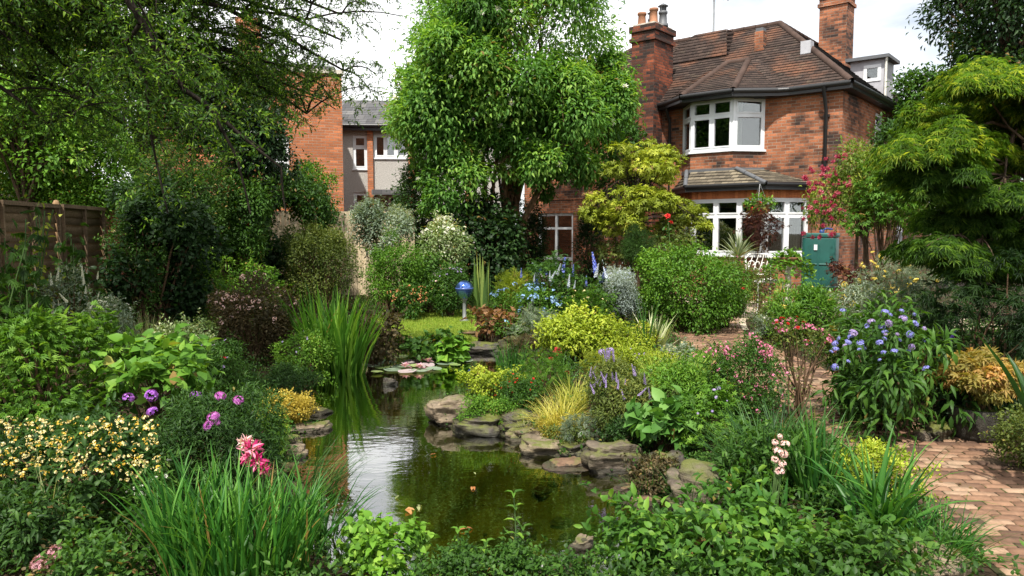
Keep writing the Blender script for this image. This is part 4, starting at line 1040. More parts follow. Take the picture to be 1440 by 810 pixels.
# ================================================================== behind the garden: trees
tree('magnolia_tree', 'large spreading green tree with glossy leaves, white blossoms and many bare stems', (545, -75, 886, 270), 18.0, LMAG, 705, 'oval', .125, .056, dens=4.6, ncl=44, cr=.25, droop=.45,
     ry=2.9, tr=.09, nst=17, barkm=M['bark_warm'], fork=.35, maxn=90000, fl=[('lily', .15, 98, P_WHITE)], zmin=-.7, spread=.9,
     more=(((532, 60, 690, 235), 17.4, 12), ((755, 70, 892, 285), 17.6, 12), ((640, 170, 790, 275), 16.6, 8), ((560, 30, 740, 200), 16.3, 12), ((700, 60, 880, 220), 16.5, 12), ((580, 190, 690, 335), 17.0, 9), ((770, 190, 850, 275), 17.0, 8), ((600, -60, 800, 90), 16.6, 10), ((556, 110, 680, 270), 17.2, 11), ((534, 70, 620, 180), 17.4, 8), ((820, 70, 892, 250), 17.2, 9), ((556, 80, 660, 190), 17.0, 8), ((690, 190, 800, 300), 17.2, 8)))
shrub('dark_fill_laurel', 'dark laurel thicket added to darken the gap on the house side of the bare stems', 'shrub', (728, 268, 766, 405), 18.6, LDD, 'oval', .09, .045, 5, 16)  # added dark foliage, turns the bright gap beside the stems dark
shrub('evergreen_shrub', 'dark evergreen shrub filling the foot of the big white-blossomed tree', 'shrub', (545, 225, 640, 380), 18.8, LD, 'oval', .11, .055, 4.5, 18)
shrub('dark_fill_ivy', 'dark ivy mound added as shade fill among the bare stems of the big white-blossomed tree', 'ivy', (605, 268, 745, 425), 19.0, LDD, 'heart', .09, .08, 5, 30)  # added near-black leaves stand in for the shade under the crown
shrub('evergreen_bush', 'dark leafy bush beside the white glazed garden door', 'shrub', (812, 290, 852, 415), 18.2, LDD, 'oval', .09, .045, 4, 14)
tree('climbing_tree', 'loose green tree standing against the sooty chimney', (842, 150, 902, 330), 19.0, LM, 868, 'oval', .13, .06, dens=4, ncl=16, cr=.4, tr=.06)
# the drooping tree over the fence: limbs reach in from its trunk beyond the fence
def hanging_tree():
    rg = np.random.default_rng(77)
    base = np.array([-6.6, 6.1, gh(-6.6, 6.1) - .05]); o = thing('weeping_tree', 'large tree with thin drooping leafy branches hanging over the wooden fence', 'tree', base)
    tm = MB(); tp = qbez(base, base + (.3, .1, 2.2), base + (.9, .5, 4.2), 10); tm.tube(tp - base, np.linspace(.2, .12, 10), 10); tm.build('trunk', M['bark'], o, True)
    ends = [(215, -60, 6.6), (60, -80, 6.2), (330, -70, 7.4), (430, -90, 8.2), (520, -80, 8.8), (140, 40, 7.2), (20, 60, 6.6), (300, 40, 8.0), (380, 70, 8.8), (240, 110, 8.2),
            (110, 120, 7.5), (420, 20, 8.6), (190, 180, 8.8), (330, 160, 9.2), (60, 170, 7.0), (470, 30, 9.2), (250, 0, 7.0), (150, -40, 6.0), (440, 110, 9.4), (470, 95, 9.2), (462, 140, 9.6), (430, 150, 9.4), (475, 60, 9.2), (560, -60, 9.0), (600, -80, 9.0)]
    lm = MB(); st = []
    for q, (x, y, Y) in enumerate(ends):
        e = A(x, y, Y); s = tp[rg.integers(6, 10)]
        c = s * .45 + e * .55 + np.array([0, 0, .55]); p = qbez(s, c, e, 12); p[1:] += np.cumsum(rg.normal(0, .022, (11, 3)), 0)
        lm.tube(p - base, np.linspace(.055, .012, 12), 6, rg.random())
        for z in range(13):
            k = rg.integers(4, 12); a = p[k]; e2 = a + np.array([rg.normal(.1, .45), rg.normal(0, .45), rg.uniform(-.25, .35)])
            tw = qbez(a, (a + e2) / 2 + np.array([0, 0, .15]), e2, 5); lm.tube(tw - base, np.linspace(.012, .006, 5), 5); st += [tw[2], tw[3], tw[4]]
        st += list(p[6:])
    # the dark crooked limb in plain view
    for pts, Y, r0 in (([(150, -60), (186, 10), (215, 62), (262, 128), (318, 172), (372, 212)], 5.6, .034), ([(262, 128), (300, 160), (330, 215), (352, 300)], 5.7, .018), ([(196, 35), (176, 62), (205, 110), (212, 190), (236, 300)], 5.5, .017), ([(318, 172), (350, 200), (395, 235), (402, 300)], 5.8, .016), ([(200, 0), (190, -5), (230, 70), (245, 95)], 5.5, .01)):
        p = np.array([A(x, y, Y + .1 * k) for k, (x, y) in enumerate(pts)]); p = np.concatenate([qbez(a, (a + b) / 2 + rg.normal(0, .012, 3), b, 4)[:-1] for a, b in zip(p[:-1], p[1:])] + [p[-1:]])
        lm.tube(p - base, np.linspace(r0, r0 * .4, len(p)), 7); st += list(p[4:]) * 2
    st = np.array(st)
    # hanging twigs with leaves along both sides
    mb = MB(); PP, DD = [], []
    idx = rg.integers(0, len(st), 4800)
    for s in st[idx]:
        s = s + rg.normal(0, .16, 3); l = rg.uniform(.15, .5); az = rg.uniform(0, 6.28); out_ = rg.uniform(.4, 1.1); dz_ = rg.uniform(.1, .75)
        k = int(l / .016); t_ = np.linspace(0, 1, k)[:, None]
        h = np.array([math.cos(az), math.sin(az), 0])
        p = s + h * out_ * l * (t_ ** .8) - np.array([0, 0, 1.0]) * l * dz_ * t_ ** 1.6 + rg.normal(0, .006, (k, 3)).cumsum(0)
        if p[-1, 2] > np.interp(p[-1, 0] / p[-1, 1], [-.75, -.45, -.36, -.28, -.21, -.12], [1.95, 1.75, 2.3, 2.55, 2.9, 3.9]): lm.tube((p - base)[::4] if k > 8 else p - base, .003, 3)
        d = np.gradient(p, axis=0); sd_ = np.cross(nrm(d), rdirs(rg, 1)); PP.append(p); DD.append(nrm(nrm(d) * .8 + nrm(sd_) * np.where(np.arange(k) % 2, 1, -1)[:, None] + rg.normal(0, .3, (k, 3))))
    P, D = np.concatenate(PP), np.concatenate(DD); n = len(P)
    lowl = np.interp(P[:, 0] / P[:, 1], [-.75, -.45, -.36, -.28, -.21, -.12], [1.95, 1.75, 2.3, 2.55, 2.9, 3.9]); keepY = (P[:, 1] > 4.9) & (P[:, 2] > lowl + rg.normal(0, .12, n)); P, D = P[keepY], D[keepY]; n = len(P)
    put_leaves(mb, P - base, D, nrm(np.array([0, 0, .8]) + rdirs(rg, n) * .8), rg.uniform(.028, .062, n), rg.uniform(.010, .021, n), 'lance', rg.random(n))
    lm.build('limbs', M['bark_dark'], o); mb.build('crown', LWIL, o)
hanging_tree()
tree('holly_tree', 'very dark glossy holly tree in front of the orange brick gable', (262, 118, 415, 290), 12.6, LHOL, 345, 'oval', .075, .04, dens=7, ncl=34, cr=.32, tr=.09, maxn=30000)
tree('yellow_green_tree', 'yellow-green broadleaf tree behind the wooden fence', (-70, 95, 160, 300), 12.0, LBB, 10, 'oval', .09, .05, dens=4.4, ncl=36, cr=.32, tr=.09)
tree('hawthorn_tree', 'mid green bushy tree above the dark ivy thicket', (60, 40, 320, 320), 14.5, LM, 190, 'diamond', .085, .05, dens=4.5, ncl=40, cr=.28, tr=.11, maxn=30000)
tree('ash_tree', 'tall dark green tree with airy top next to the brick gable', (225, 60, 438, 280), 15.5, LD, 370, 'diamond', .10, .05, dens=3.0, ncl=40, cr=.26, tr=.11, maxn=30000)
tree('background_tree', 'tall dense green tree far behind the yellow-green one', (-160, -90, 190, 300), 17.0, LM, -60, 'diamond', .13, .07, dens=4.2, ncl=60, cr=.26, tr=.14)
tree('sycamore_tree', 'pale yellow-green tree seen through the drooping branches behind the fence', (-20, 150, 130, 310), 13.0, LYG, 40, 'oval', .09, .055, dens=3.4, ncl=24, cr=.34, tr=.07)
tree('conifer_tree', 'dark green conifer whose top shows above the golden lace-leaf maple', (1312, -130, 1540, 270), 19.5, LDD, 1410, 'diamond', .16, .075, dens=5.5, ncl=90, cr=.22, droop=.6, tr=.16)
tree('bay_tree', 'dark green tree in the gap between the house and the lace-leaf maple', (1235, 150, 1345, 330), 16.5, LD, 1290, 'oval', .11, .05, dens=5, ncl=24, cr=.34, tr=.09)
tree('birch_tree', 'pale green tree showing above the maple by the dormer', (1255, 85, 1340, 215), 20, LM, 1300, 'diamond', .12, .07, dens=4, ncl=18, cr=.36, tr=.09)
# shrubs along the fence side
shrub('garden_hedge', 'dense green hedge behind the wooden fence', 'hedge', (-60, 170, 215, 345), 12.4, LB, 'diamond', .07, .04, 5, 50, .3, ry=.8)
shrub('ivy_wall', 'very dark ivy wall in the shadow between the fence and the climber arch', 'ivy', (235, 250, 400, 420), 13.6, LDD, 'heart', .07, .065, 5, 40, .3, ry=.7)
shrub('ivy_screen', 'tall dark ivy thicket at the end of the wooden fence', 'ivy', (156, 250, 290, 470), 11.2, LDD, 'heart', .06, .055, 6, 48, .26, ry=.7, maxn=16000)
shrub('privet_bush', 'dark privet bush hanging over the top of the ivy thicket', 'shrub', (175, 225, 330, 372), 11.6, LD, 'diamond', .06, .028, 6, 26, .34)
shrub('camellia_bush', 'glossy green bush with pale leaf tips beside the square post', 'shrub', (285, 235, 385, 395), 12.4, LM, 'oval', .075, .04, 5, 22, .34, fl=[('rose', .07, 5, P_RED)])
def arch():
    rg = np.random.default_rng(9); Y = 15.0; c0 = A(367, 405, Y); c1 = A(452, 405, Y); g_ = gh(c0[0], Y)
    base = np.array([(c0[0] + c1[0]) / 2, Y, g_]); o = thing('garden_arch', 'leafy climber arch with an opening showing the pale board fence', 'garden arch', base)
    zt = A(400, 268, Y)[2] - g_; hw = (c1[0] - c0[0]) / 2; fm = MB()
    for dy in (-.3, .3):
        a = np.linspace(0, math.pi, 14); p = np.concatenate([[(-hw, dy, 0)], np.column_stack([-hw * np.cos(a), np.full(14, dy), zt - hw + hw * np.sin(a)]), [(hw, dy, 0)]]); fm.tube(p, .022, 6)
    for z in np.arange(.3, zt - hw, .35):
        for s in (-1, 1): fm.tube([(s * hw, -.3, z), (s * hw, .3, z)], .012, 5)
    fm.build('frame', M['wood_post'], o)
    n = 15000; a = rg.uniform(-.55, math.pi + .55, n); s = np.clip(a, 0, math.pi)
    x = -hw * np.cos(s); z = np.where((a > 0) & (a < math.pi), zt - hw + hw * np.sin(s), (zt - hw) * (1 - rg.random(n)))
    P = np.column_stack([x, rg.uniform(-.4, .4, n), z]); cl = nrm(rg.normal(size=(40, 3))); off = rg.normal(0, .16, (n, 3)); off[:, 2] += .06; P = P + off
    ins = (np.abs(P[:, 0]) < hw * .62) & (P[:, 2] < zt - .35); P = P[~ins]; n = len(P); dd = rdirs(rg, n)
    mb = MB(); foliage(mb, rg, P, dd, rg.integers(0, 30, n), 30, 'oval', .075, .038, .3); mb.build('foliage', LD, o)
    vm = MB()
    for q in range(26):
        b_ = np.array([rg.choice((-1, 1)) * hw * rg.uniform(.8, 1.5), rg.uniform(-.3, .3), 0]); e = b_ + np.array([rg.normal(0, .2), rg.normal(0, .1), rg.uniform(.8, 1.5)]); vm.tube(qbez(b_, (b_ + e) / 2 + rg.normal(0, .08, 3), e, 6), .012, 5, rg.random())
    vm.build('stem', M['stem_brown'], o)
arch()
shrub('elder_bush', 'yellowish green leafy bush growing over the top of the climber arch', 'shrub', (395, 232, 490, 330), 15.8, LB, 'diamond', .09, .05, 4.2, 20, .34)
shrub('laurel_bush', 'dark bush in the shade under the climber arch', 'shrub', (370, 330, 470, 430), 14.0, LD, 'oval', .07, .035, 4.5, 20, .36)
shrub('berberis_bush', 'olive and bronze bush between the arch and the iris clump', 'shrub', (395, 315, 505, 435), 13.2, LOL, 'diamond', .06, .03, 3.4, 34, .26)
shrub('viburnum_bush', 'rounded grey-green shrub in front of the pebbledash house', 'shrub', (493, 282, 588, 380), 15.6, LGR, 'oval', .085, .042, 4.5, 24, .34, upb=.4)
shrub('spirea_bush', 'fresh green airy shrub below the grey-green rounded one', 'shrub', (512, 330, 600, 425), 14.4, LB, 'diamond', .07, .032, 3.6, 24, .32)
shrub('dogwood_bush', 'white variegated shrub with pale leaves left of the sword-leaved plant' .replace(' left of', ' near'), 'shrub', (585, 300, 658, 392), 15.4, LVAR, 'oval', .085, .045, 3.0, 20, .34, fl=[('cluster', .10, 60, P_WHITE)])
shrub('hosta_clump', 'dark green mound under the white variegated shrub', 'shrub', (560, 360, 640, 430), 15.0, LM, 'oval', .09, .05, 4, 14)
shrub('heuchera_mound', 'mound of orange and green leaves at the far edge of the lawn', 'shrub', (547, 398, 603, 445), 13.9, LM, 'oval', .07, .045, 5, 14, .4, fl=[('cluster', .07, 38, petal((.40, .13, .05), (.62, .28, .12), (.72, .45, .25)), {'zone': (547, 402, 600, 425), 'name': 'orange_leaf_tuft'})])
shrub('geranium_mound', 'low green mound with mauve flowers behind the blue globe', 'shrub', (598, 375, 668, 445), 14.3, LM, 'diamond', .06, .035, 4.2, 18, .36, fl=[('daisy', .05, 26, P_LAV), ('daisy', .05, 10, P_BLUSH)])
shrub('elderberry', 'straggling light green stems between the dark ivy thicket and the bronze-leaved bush', 'shrub', (225, 345, 330, 440), 10.8, LB, 'lance', .08, .024, 2.6, 30, .26)
shrub('honeysuckle', 'climbing honeysuckle with pale leaves draped down the front of the dark ivy thicket', 'climber', (150, 300, 235, 440), 9.8, LM, 'oval', .05, .03, 2.2, 26, .26, ry=.25, fl=[('cluster', .05, 10, P_CREAM)])
# ---------------- the middle border, beyond the pond
tuft('sword_plant', 'tall upright pointed striped sword leaves behind the blue globe', 'plant', 683, 13.8, leaf((.05, .10, .03), (.13, .22, .05), (.30, .36, .10)), 16, 1.25, .11, (0, .14), (.0, .12), .18, point=.8, fold=.35)
shrub('yellow_fern_bush', 'feathery yellow-green bush with upright plumes beside the blue globe', 'shrub', (698, 385, 760, 442), 12.6, LY, 'feather', .12, .08, 5, 22, .34, droop=-.5)
shrub('forget_me_not', 'loose patch of sky blue flowers under the feathery yellow-green bush', 'flowers', (682, 408, 790, 478), 12.0, LB, 'oval', .055, .03, 3.6, 26, .3, fl=[('cluster', .085, 60, P_SKY)])
shrub('artichoke_plant', 'silvery grey leafy plant below the sky blue flowers', 'plant', (715, 436, 785, 490), 11.3, LGR, 'feather', .20, .12, 3.5, 14, .4)
shrub('heuchera_plant', 'rusty orange and bronze leaves on top of the stone ledge', 'plant', (652, 432, 722, 472), 11.9, leaf((.06, .035, .02), (.22, .11, .05), (.50, .30, .14)), 'heart', .09, .075, 2.8, 14, .42, fl=None)
shrub('delphinium_clump', 'clump of tall blue and pale blue flower spikes in the border before the glazed door', 'flowers', (722, 368, 850, 468), 13.0, LM, 'palm', .10, .10, 3.6, 34, .28, ry=.9,
      fl=[('spike', .30, 9, P_DELPH, {'at': [(790, 392), (806, 388), (838, 382), (800, 408), (752, 398), (824, 402), (769, 386), (846, 396), (733, 390)], 'fy': .2, 'name': 'flower_spike'}),
          ('spike', .20, 9, P_PALEBL, {'zone': (735, 372, 860, 412), 'name': 'flower_spike'}), ('cluster', .07, 26, P_SKY, {'zone': (722, 395, 800, 450)})])
shrub('catmint_clump', 'silver-grey clump with tiny pale blue flowers next to the weeping rose', 'plant', (838, 372, 905, 450), 12.6, LSIL, 'lance', .055, .014, 4.5, 22, .32, fl=[('cluster', .05, 40, P_PALEBL)])
shrub('ferny_border_plant', 'fresh green feathery plant in front of the delphinium spikes', 'plant', (780, 405, 860, 470), 12.0, LB, 'lace', .10, .10, 4, 18, .34, fl=[('cluster', .05, 12, P_CREAM)])
shrub('weeping_rose', 'large weeping mound of green rose foliage with arching tips by the patio', 'shrub', (885, 338, 1042, 468), 12.6, LB, 'diamond', .075, .042, 5.2, 46, .26, droop=.4, ry=1.0, maxn=16000)
shrub('potentilla_bush', 'low green bush with a few red flowers at the edge of the patio', 'shrub', (985, 400, 1055, 458), 12.9, LB, 'diamond', .055, .03, 4, 18, .34, fl=[('rose', .06, 5, P_RED)])
tree('golden_acer', 'golden yellow-green small tree in layered tiers in front of the sooty chimney', (848, 190, 968, 280), 15.6, LYG, 905, 'palm', .10, .095, dens=4.0, ncl=26, cr=.28, flat=.6, tr=.05, barkm=M['bark_dark'], droop=.35, fork=.5, nst=2, ry=.9, more=(((815, 262, 910, 350), 15.3, 14), ((900, 258, 1002, 345), 15.5, 14), ((860, 250, 960, 320), 15.1, 12)))
shrub('golden_underwood', 'yellow-green lower foliage skirting the golden layered tree', 'shrub', (835, 315, 1000, 388), 15.2, LOL, 'palm', .09, .09, 3.4, 26, .3)
shrub('clipped_yew', 'dark green clipped rounded bush in front of the golden layered tree', 'shrub', (874, 316, 922, 372), 14.4, LD, 'feather', .06, .03, 9, 16, .45)
def rose_stem():
    Y = 13.8; x = A(939, 405, Y)[0]; base = np.array([x, Y, gh(x, Y)]); o = thing('red_rose', 'single red rose on a tall stem against the golden tree', 'rose', base)
    e = A(939, 304, Y); rg = np.random.default_rng(4); mb = MB(); p = qbez(base, (base + e) / 2 + (.1, 0, .1), e, 8); mb.tube(p - base, .007, 5); mb.build('stem', M['stem'], o)
    lm = MB(); q = p[rg.integers(2, 7, 70)] + rg.normal(0, .06, (70, 3)) - base; foliage(lm, rg, q, rdirs(rg, 70), rg.integers(0, 5, 70), 5, 'oval', .07, .045, .2); lm.build('foliage', LM, o)
    heads(o, [e, e + (.06, 0, -.12)], [(0, -.7, .5), (.3, -.6, .5)], 'rose', .17, P_RED, rg=rg)
rose_stem()
# ---------------- by the bay window
shrub('acer_by_window', 'dark purple-leaved climber spilling over the ground-floor bay window', 'climber', (1040, 288, 1102, 350), 15.8, LRED, 'lace', .12, .12, 4, 16, .34)
shrub('patio_greenery', 'mixed green pot plants standing before the bay window', 'plant', (985, 365, 1080, 440), 14.6, LOL, 'diamond', .07, .035, 3.6, 24, .3, fl=[('cluster', .06, 14, P_PINK)])
tree('pieris_tree', 'small tree with crimson blossoms on its near side and green leaves, beside the house corner', (1140, 205, 1275, 345), 14.4, leaf((.05, .09, .012), (.14, .21, .025), (.33, .37, .06)), 1215, 'lance', .09, .03, dens=4.4, ncl=44, cr=.27, tr=.05, nst=4, ry=1.0, droop=.5, zmin=-.8,
     fl=[('shaggy', .10, 40, petal((.32, .02, .07), (.48, .06, .13), (.62, .20, .26)), {'zone': (1135, 212, 1200, 300)}), ('shaggy', .10, 36, petal((.25, .012, .05), (.40, .03, .09), (.55, .12, .18)), {'zone': (1128, 235, 1180, 335)})])
shrub('yellow_shrub', 'bright yellow-green shrub between the crimson blossoms and the lace-leaf maple', 'shrub', (1195, 215, 1300, 330), 13.6, LB, 'palm', .11, .11, 3.8, 26, .3)
shrub('dark_acer_bush', 'low dark red leafy bush beside the green water tank', 'shrub', (1168, 368, 1225, 440), 13.6, LRED, 'palm', .09, .09, 4.5, 18, .34)
shrub('achillea_clump', 'clump of flat yellow flower heads on grey-green stalks below the lace-leaf maple', 'flowers', (1185, 350, 1330, 470), 10.2, LGR, 'feather', .11, .06, 3.4, 34, .28, ry=.7, fl=[('flat', .065, 46, P_YEL, {'zone': (1185, 352, 1330, 430), 'stalk': .25})])
shrub('lupin_clump', 'fresh green leafy clump between the patio and the path', 'plant', (1070, 400, 1195, 480), 11.6, LB, 'lance', .10, .025, 4, 30, .3, droop=-.2, fl=[('cluster', .05, 12, P_YEL)])
shrub('hydrangea_bush', 'blue lace-cap hydrangea bush with narrow dark leaves beside the brick path', 'hydrangea', (1165, 430, 1335, 612), 7.0, LM, 'lance', .15, .042, 5.2, 44, .28, droop=.55, ry=.75,
      fl=[('dome', .042, 34, P_BLUE, {'zone': (1168, 432, 1305, 520), 'up': 1}), ('dome', .05, 9, P_LAV, {'at': [(1250, 455), (1262, 470), (1282, 488), (1245, 470), (1300, 462), (1225, 452), (1270, 448), (1200, 468), (1188, 486)]})])
shrub('grey_hydrangea', 'pale grey-green bush above the blue lace-cap flowers', 'shrub', (1185, 400, 1330, 500), 8.2, LGR, 'lance', .075, .018, 4.2, 30, .3)
# ---------------- the lace-leaf maple and what stands under it
def lace_maple():
    Y = 7.6; rg = np.random.default_rng(31)
    bx = 6.0; base = np.array([bx, Y + .3, gh(bx, Y) - .05]); o = thing('lace_leaf_maple', 'large lace-leaf maple with upper tiers coloured sunlit golden, hanging feathery over the path', 'tree', base)
    tm = MB(); top = np.array([5.2, Y + .1, 2.9]); tp = qbez(base, np.array([6.1, Y + .2, 1.6]), top, 9); tm.tube(tp - base, np.linspace(.13, .07, 9), 10); tm.build('trunk', M['bark'], o, True)
    # tiers: (px, py, depth, half width m, half depth m, thickness m, coloured golden as if lit?)
    tiers = []
    for q in range(64):
        py_ = rg.uniform(90, 385); x0 = float(np.interp(py_, [85, 130, 180, 250, 310, 390], [1345, 1278, 1262, 1272, 1285, 1310])); px_ = rg.uniform(x0 + 25, 1520) if q % 3 else rg.uniform(x0 + 22, x0 + 90)
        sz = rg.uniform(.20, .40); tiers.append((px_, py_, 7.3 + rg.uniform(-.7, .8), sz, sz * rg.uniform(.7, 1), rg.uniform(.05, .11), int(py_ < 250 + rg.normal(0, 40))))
    lm = MB(); g1, g2 = MB(), MB()
    for (x, y, Yd, hw, hd, th, lit_tier) in tiers:
        c = A(x, y, Yd); s_ = tp[rg.integers(4, 9)]
        b_ = qbez(s_, (s_ + c) / 2 + np.array([0, 0, .25]), c, 8); b_[1:-1] += rg.normal(0, .03, (6, 3)); lm.tube(b_ - base, np.linspace(.022, .007, 8), 6)
        n = int(3000 * hw * hd / .25)
        r_ = np.sqrt(rg.random(n)); a = rg.uniform(0, 6.28, n); rr = r_ * (.92 + .30 * np.sin(3 * a + x) + .22 * np.sin(7 * a + y))
        P = np.stack([np.cos(a) * rr * hw, np.sin(a) * rr * hd, th * (1 - r_ ** 2 * 1.9) + rg.normal(0, .035, n)], 1) + c
        D = nrm(np.stack([np.cos(a) * .9, np.sin(a) * .9, -.12 - .55 * r_], 1) + rg.normal(0, .30, (n, 3)))
        Nn = nrm(np.array([0, 0, 1.0]) + .4 * np.stack([np.cos(a), np.sin(a), 0 * a], 1) + rg.normal(0, .25, (n, 3)))
        tgt = g1 if lit_tier else g2
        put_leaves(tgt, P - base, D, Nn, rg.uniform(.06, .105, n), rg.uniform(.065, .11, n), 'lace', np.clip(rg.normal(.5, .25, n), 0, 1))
        for z in range(9):
            q = c + np.array([rg.uniform(-hw, hw) * .8, rg.uniform(-hd, hd) * .8, th * .3]); lm.tube(qbez(b_[6], (b_[6] + q) / 2 + (0, 0, .06), q, 4) - base, np.linspace(.009, .003, 4), 4)
    lm.build('limbs', M['bark'], o); cg = g1.build('lit_golden_crown', LMAPLE, o); g2.build('crown', LMAPLE_SHADE, o)  # light put into leaf colour: upper tiers golden as lit, lower ones darker
lace_maple()
shrub('weeping_conifer', 'very dark feathery weeping bush under the lace-leaf maple', 'shrub', (1290, 365, 1475, 585), 7.1, LDD, 'lace', .12, .12, 6, 44, .28, droop=.9, ry=.7, flat=.7, maxn=22000)
shrub('box_bush', 'dark low bush in the shade behind the potted maple', 'shrub', (1300, 520, 1480, 606), 6.9, LDD, 'oval', .05, .03, 4.5, 26, .3, ry=.4)
shrub('moss_mound', 'olive mossy groundcover spilling to the path edge right beside the dark pot', 'groundcover', (1405, 560, 1500, 665), 5.75, LOL, 'diamond', .035, .022, 4.5, 24, .3)
tuft('bellflower_plant', 'slender plant with one violet-blue flower spike in the dark shade', 'flowers', 1335, 6.6, BGD, 12, .5, .014, (0, .5), (.2, .8), .06, fl=('spike', .16, [(1333, 488), (1337, 478)], petal((.10, .05, .5), (.2, .12, .7), (.35, .25, .8)), 'flower_spike'))
tuft('strap_leaf_plant', 'broad pale-edged strap leaves reaching in beside the potted maple', 'plant', 1478, 4.5, leaf((.016, .05, .014), (.045, .12, .026), (.10, .21, .05), trans=.3, rough=.36, dry=False), 13, .80, .06, (.05, .6), (.3, 1.2), .08, fold=.3, z=.45)
def potted_maple():
    Y = 5.95; c = A(1373, 625, Y); x = c[0]; g_ = gh(x, Y); base = np.array([x, Y, g_])
    pt = thing('stone_pot', 'squat dark stone pot at the edge of the brick path', 'plant pot', base)
    mb = MB(); mb.lathe([(0, .0), (.155, .0), (.185, .05), (.215, .20), (.222, .255), (.218, .27), (.185, .27), (.178, .235), (0, .235)], (0, 0, 0), 30); mb.build('bowl', mat_plain('dark_stone', (.055, .05, .04), .85, .3, var=.5, nscale=14, bstr=.7, bdist=.02), pt, True)
    rg = np.random.default_rng(6)
    mm = MB(); n = 900; a = rg.uniform(0, 6.28, n); r_ = .18 * np.sqrt(rg.random(n)); foliage(mm, rg, np.stack([r_ * np.cos(a), r_ * np.sin(a), np.full(n, .245)], 1), rdirs(rg, n) * .4 + (0, 0, 1), rg.integers(0, 6, n), 6, 'diamond', .028, .018, 0); mm.build('moss', LOL, pt)
    o = thing('dwarf_maple', 'dwarf maple with orange and green leaves growing in the dark stone pot', 'small tree', base + (0, 0, .24))
    C, Rr, _ = bbox((1320, 488, 1436, 580), Y); Rr[1] = .3; cen, rad, dr = clumps(rg, C, Rr, 34, .3, -.4)
    P, dd, k = scatter(rg, cen, rad, dr, Rr, 2600, .6); mb = MB(); foliage(mb, rg, P - np.array(o.location), dd, k, 34, 'palm', .062, .062, .45); mb.build('crown', LORANGE, o)
    sm = MB(); b0_ = base + (0, 0, .24)
    for q in range(34):
        b_ = b0_ + np.append(rg.normal(0, .035, 2), 0); sm.tube(qbez(b_, b_ * .6 + cen[q] * .4 + (0, 0, .1), cen[q], 6) - b0_, np.linspace(.008, .003, 6), 5)
    sm.build('trunk', M['bark_warm'], o)
potted_maple()
# ---------------- around the pond, far side
tuft('iris_clump', 'tall bright green clump of iris sword leaves at the water edge', 'iris', 470, 9.6, BGI, 210, 1.15, .046, (0, .38), (.05, .75), .34, ry=.25, py=525)
shrub('dark_spirea', 'bronze-leaved bush with small pink flowers beside the tall iris clump', 'shrub', (285, 400, 422, 512), 9.4, LBRZ, 'diamond', .05, .028, 5, 36, .28, fl=[('cluster', .055, 80, P_BLUSH)])
shrub('green_lonicera', 'small bright green bush at the foot of the tall iris clump', 'shrub', (392, 468, 466, 545), 8.9, LB, 'diamond', .042, .024, 5, 24, .32, fl=[('daisy', .035, 7, P_LAV)])
shrub('bronze_bergenia', 'bronze and olive leafy bush between iris clump and lawn', 'shrub', (488, 436, 568, 512), 10.0, LBRZ, 'oval', .08, .055, 4.6, 20, .34)
shrub('pond_marigold', 'low leafy green plants edging the water by the lily pads', 'plant', (545, 468, 650, 508), 10.5, LM, 'heart', .075, .07, 4.5, 24, .3, ry=.35)
shrub('yellow_bogplant', 'single pale yellow-green broad-leaved plant beside the lily pads', 'plant', (612, 478, 652, 505), 10.2, LBB, 'heart', .13, .12, 3.2, 8, .5)
tuft('reed_clump', 'thin upright green reeds standing at the water edge by the lime cushion', 'reeds', 718, 9.2, BG, 110, .52, .011, (0, .3), (.0, .7), .16, py=530)
shrub('rust_fern', 'rusty brown fern leaves at the foot of the reeds', 'fern', (705, 478, 765, 520), 9.8, LBRZ, 'feather', .11, .08, 2.8, 12, .4)
shrub('lime_hydrangea', 'big domed lime-yellow bush in the middle of the border', 'shrub', (755, 437, 868, 512), 9.7, LY, 'oval', .062, .04, 6.5, 30, .34, droop=.3, zmin=-.3)
shrub('lime_spirea', 'flat lime-green groundcover beside the domed lime-yellow bush', 'groundcover', (850, 452, 925, 500), 10.6, LY, 'diamond', .04, .024, 5, 22, .32)
tuft('variegated_phormium', 'spiky cream-striped sword plant beyond the domed lime bush', 'plant', 920, 10.3, BVAR, 42, .62, .035, (.05, .9), (.1, .6), .1, py=500)
tuft('dark_phormium', 'few long thin dark green spears rising from the cream-striped sword plant', 'plant', 908, 10.0, BGD, 14, .85, .02, (0, .35), (.1, .4), .06, py=502)
shrub('lime_sedum', 'lime-green sedum cushion on the flat pond rock', 'sedum', (640, 520, 745, 572), 8.35, LY, 'oval', .04, .028, 4.5, 30, .28, ry=.3, fl=[('cluster', .03, 24, P_RED, {'zone': (690, 540, 745, 565)})])
shrub('rock_thyme', 'green trailing cushion with red flowers behind the lime sedum', 'plant', (690, 532, 770, 592), 8.0, LM, 'diamond', .035, .02, 5, 24, .3, fl=[('daisy', .035, 16, P_RED)])
tuft('poppy_plant', 'dark red flowers on wiry stems in front of the domed lime bush', 'flowers', 790, 8.6, BGD, 26, .36, .012, (0, .5), (.1, .8), .1, fl=('rose', .085, [(784, 494), (775, 505), (797, 525)], P_WINE), py=548)
tuft('yellow_grass', 'arching yellow grass tuft hanging over the pond rocks', 'grass', 787, 7.55, BYEL, 420, .42, .0055, (0, .8), (.8, 2.1), .13  , py=612)
tuft('yellow_sedge', 'smaller yellow-green grass tuft behind the arching yellow one', 'grass', 808, 8.3, leaf((.2, .22, .03), (.42, .44, .07), (.6, .6, .16)), 300, .36, .005, (0, .6), (.5, 1.6), .13, py=578)
shrub('moss_cushion', 'golden moss cushion on the rock under the yellow grass', 'moss', (758, 588, 815, 620), 7.3, LGOLD, 'diamond', .02, .014, 4, 14, .4)
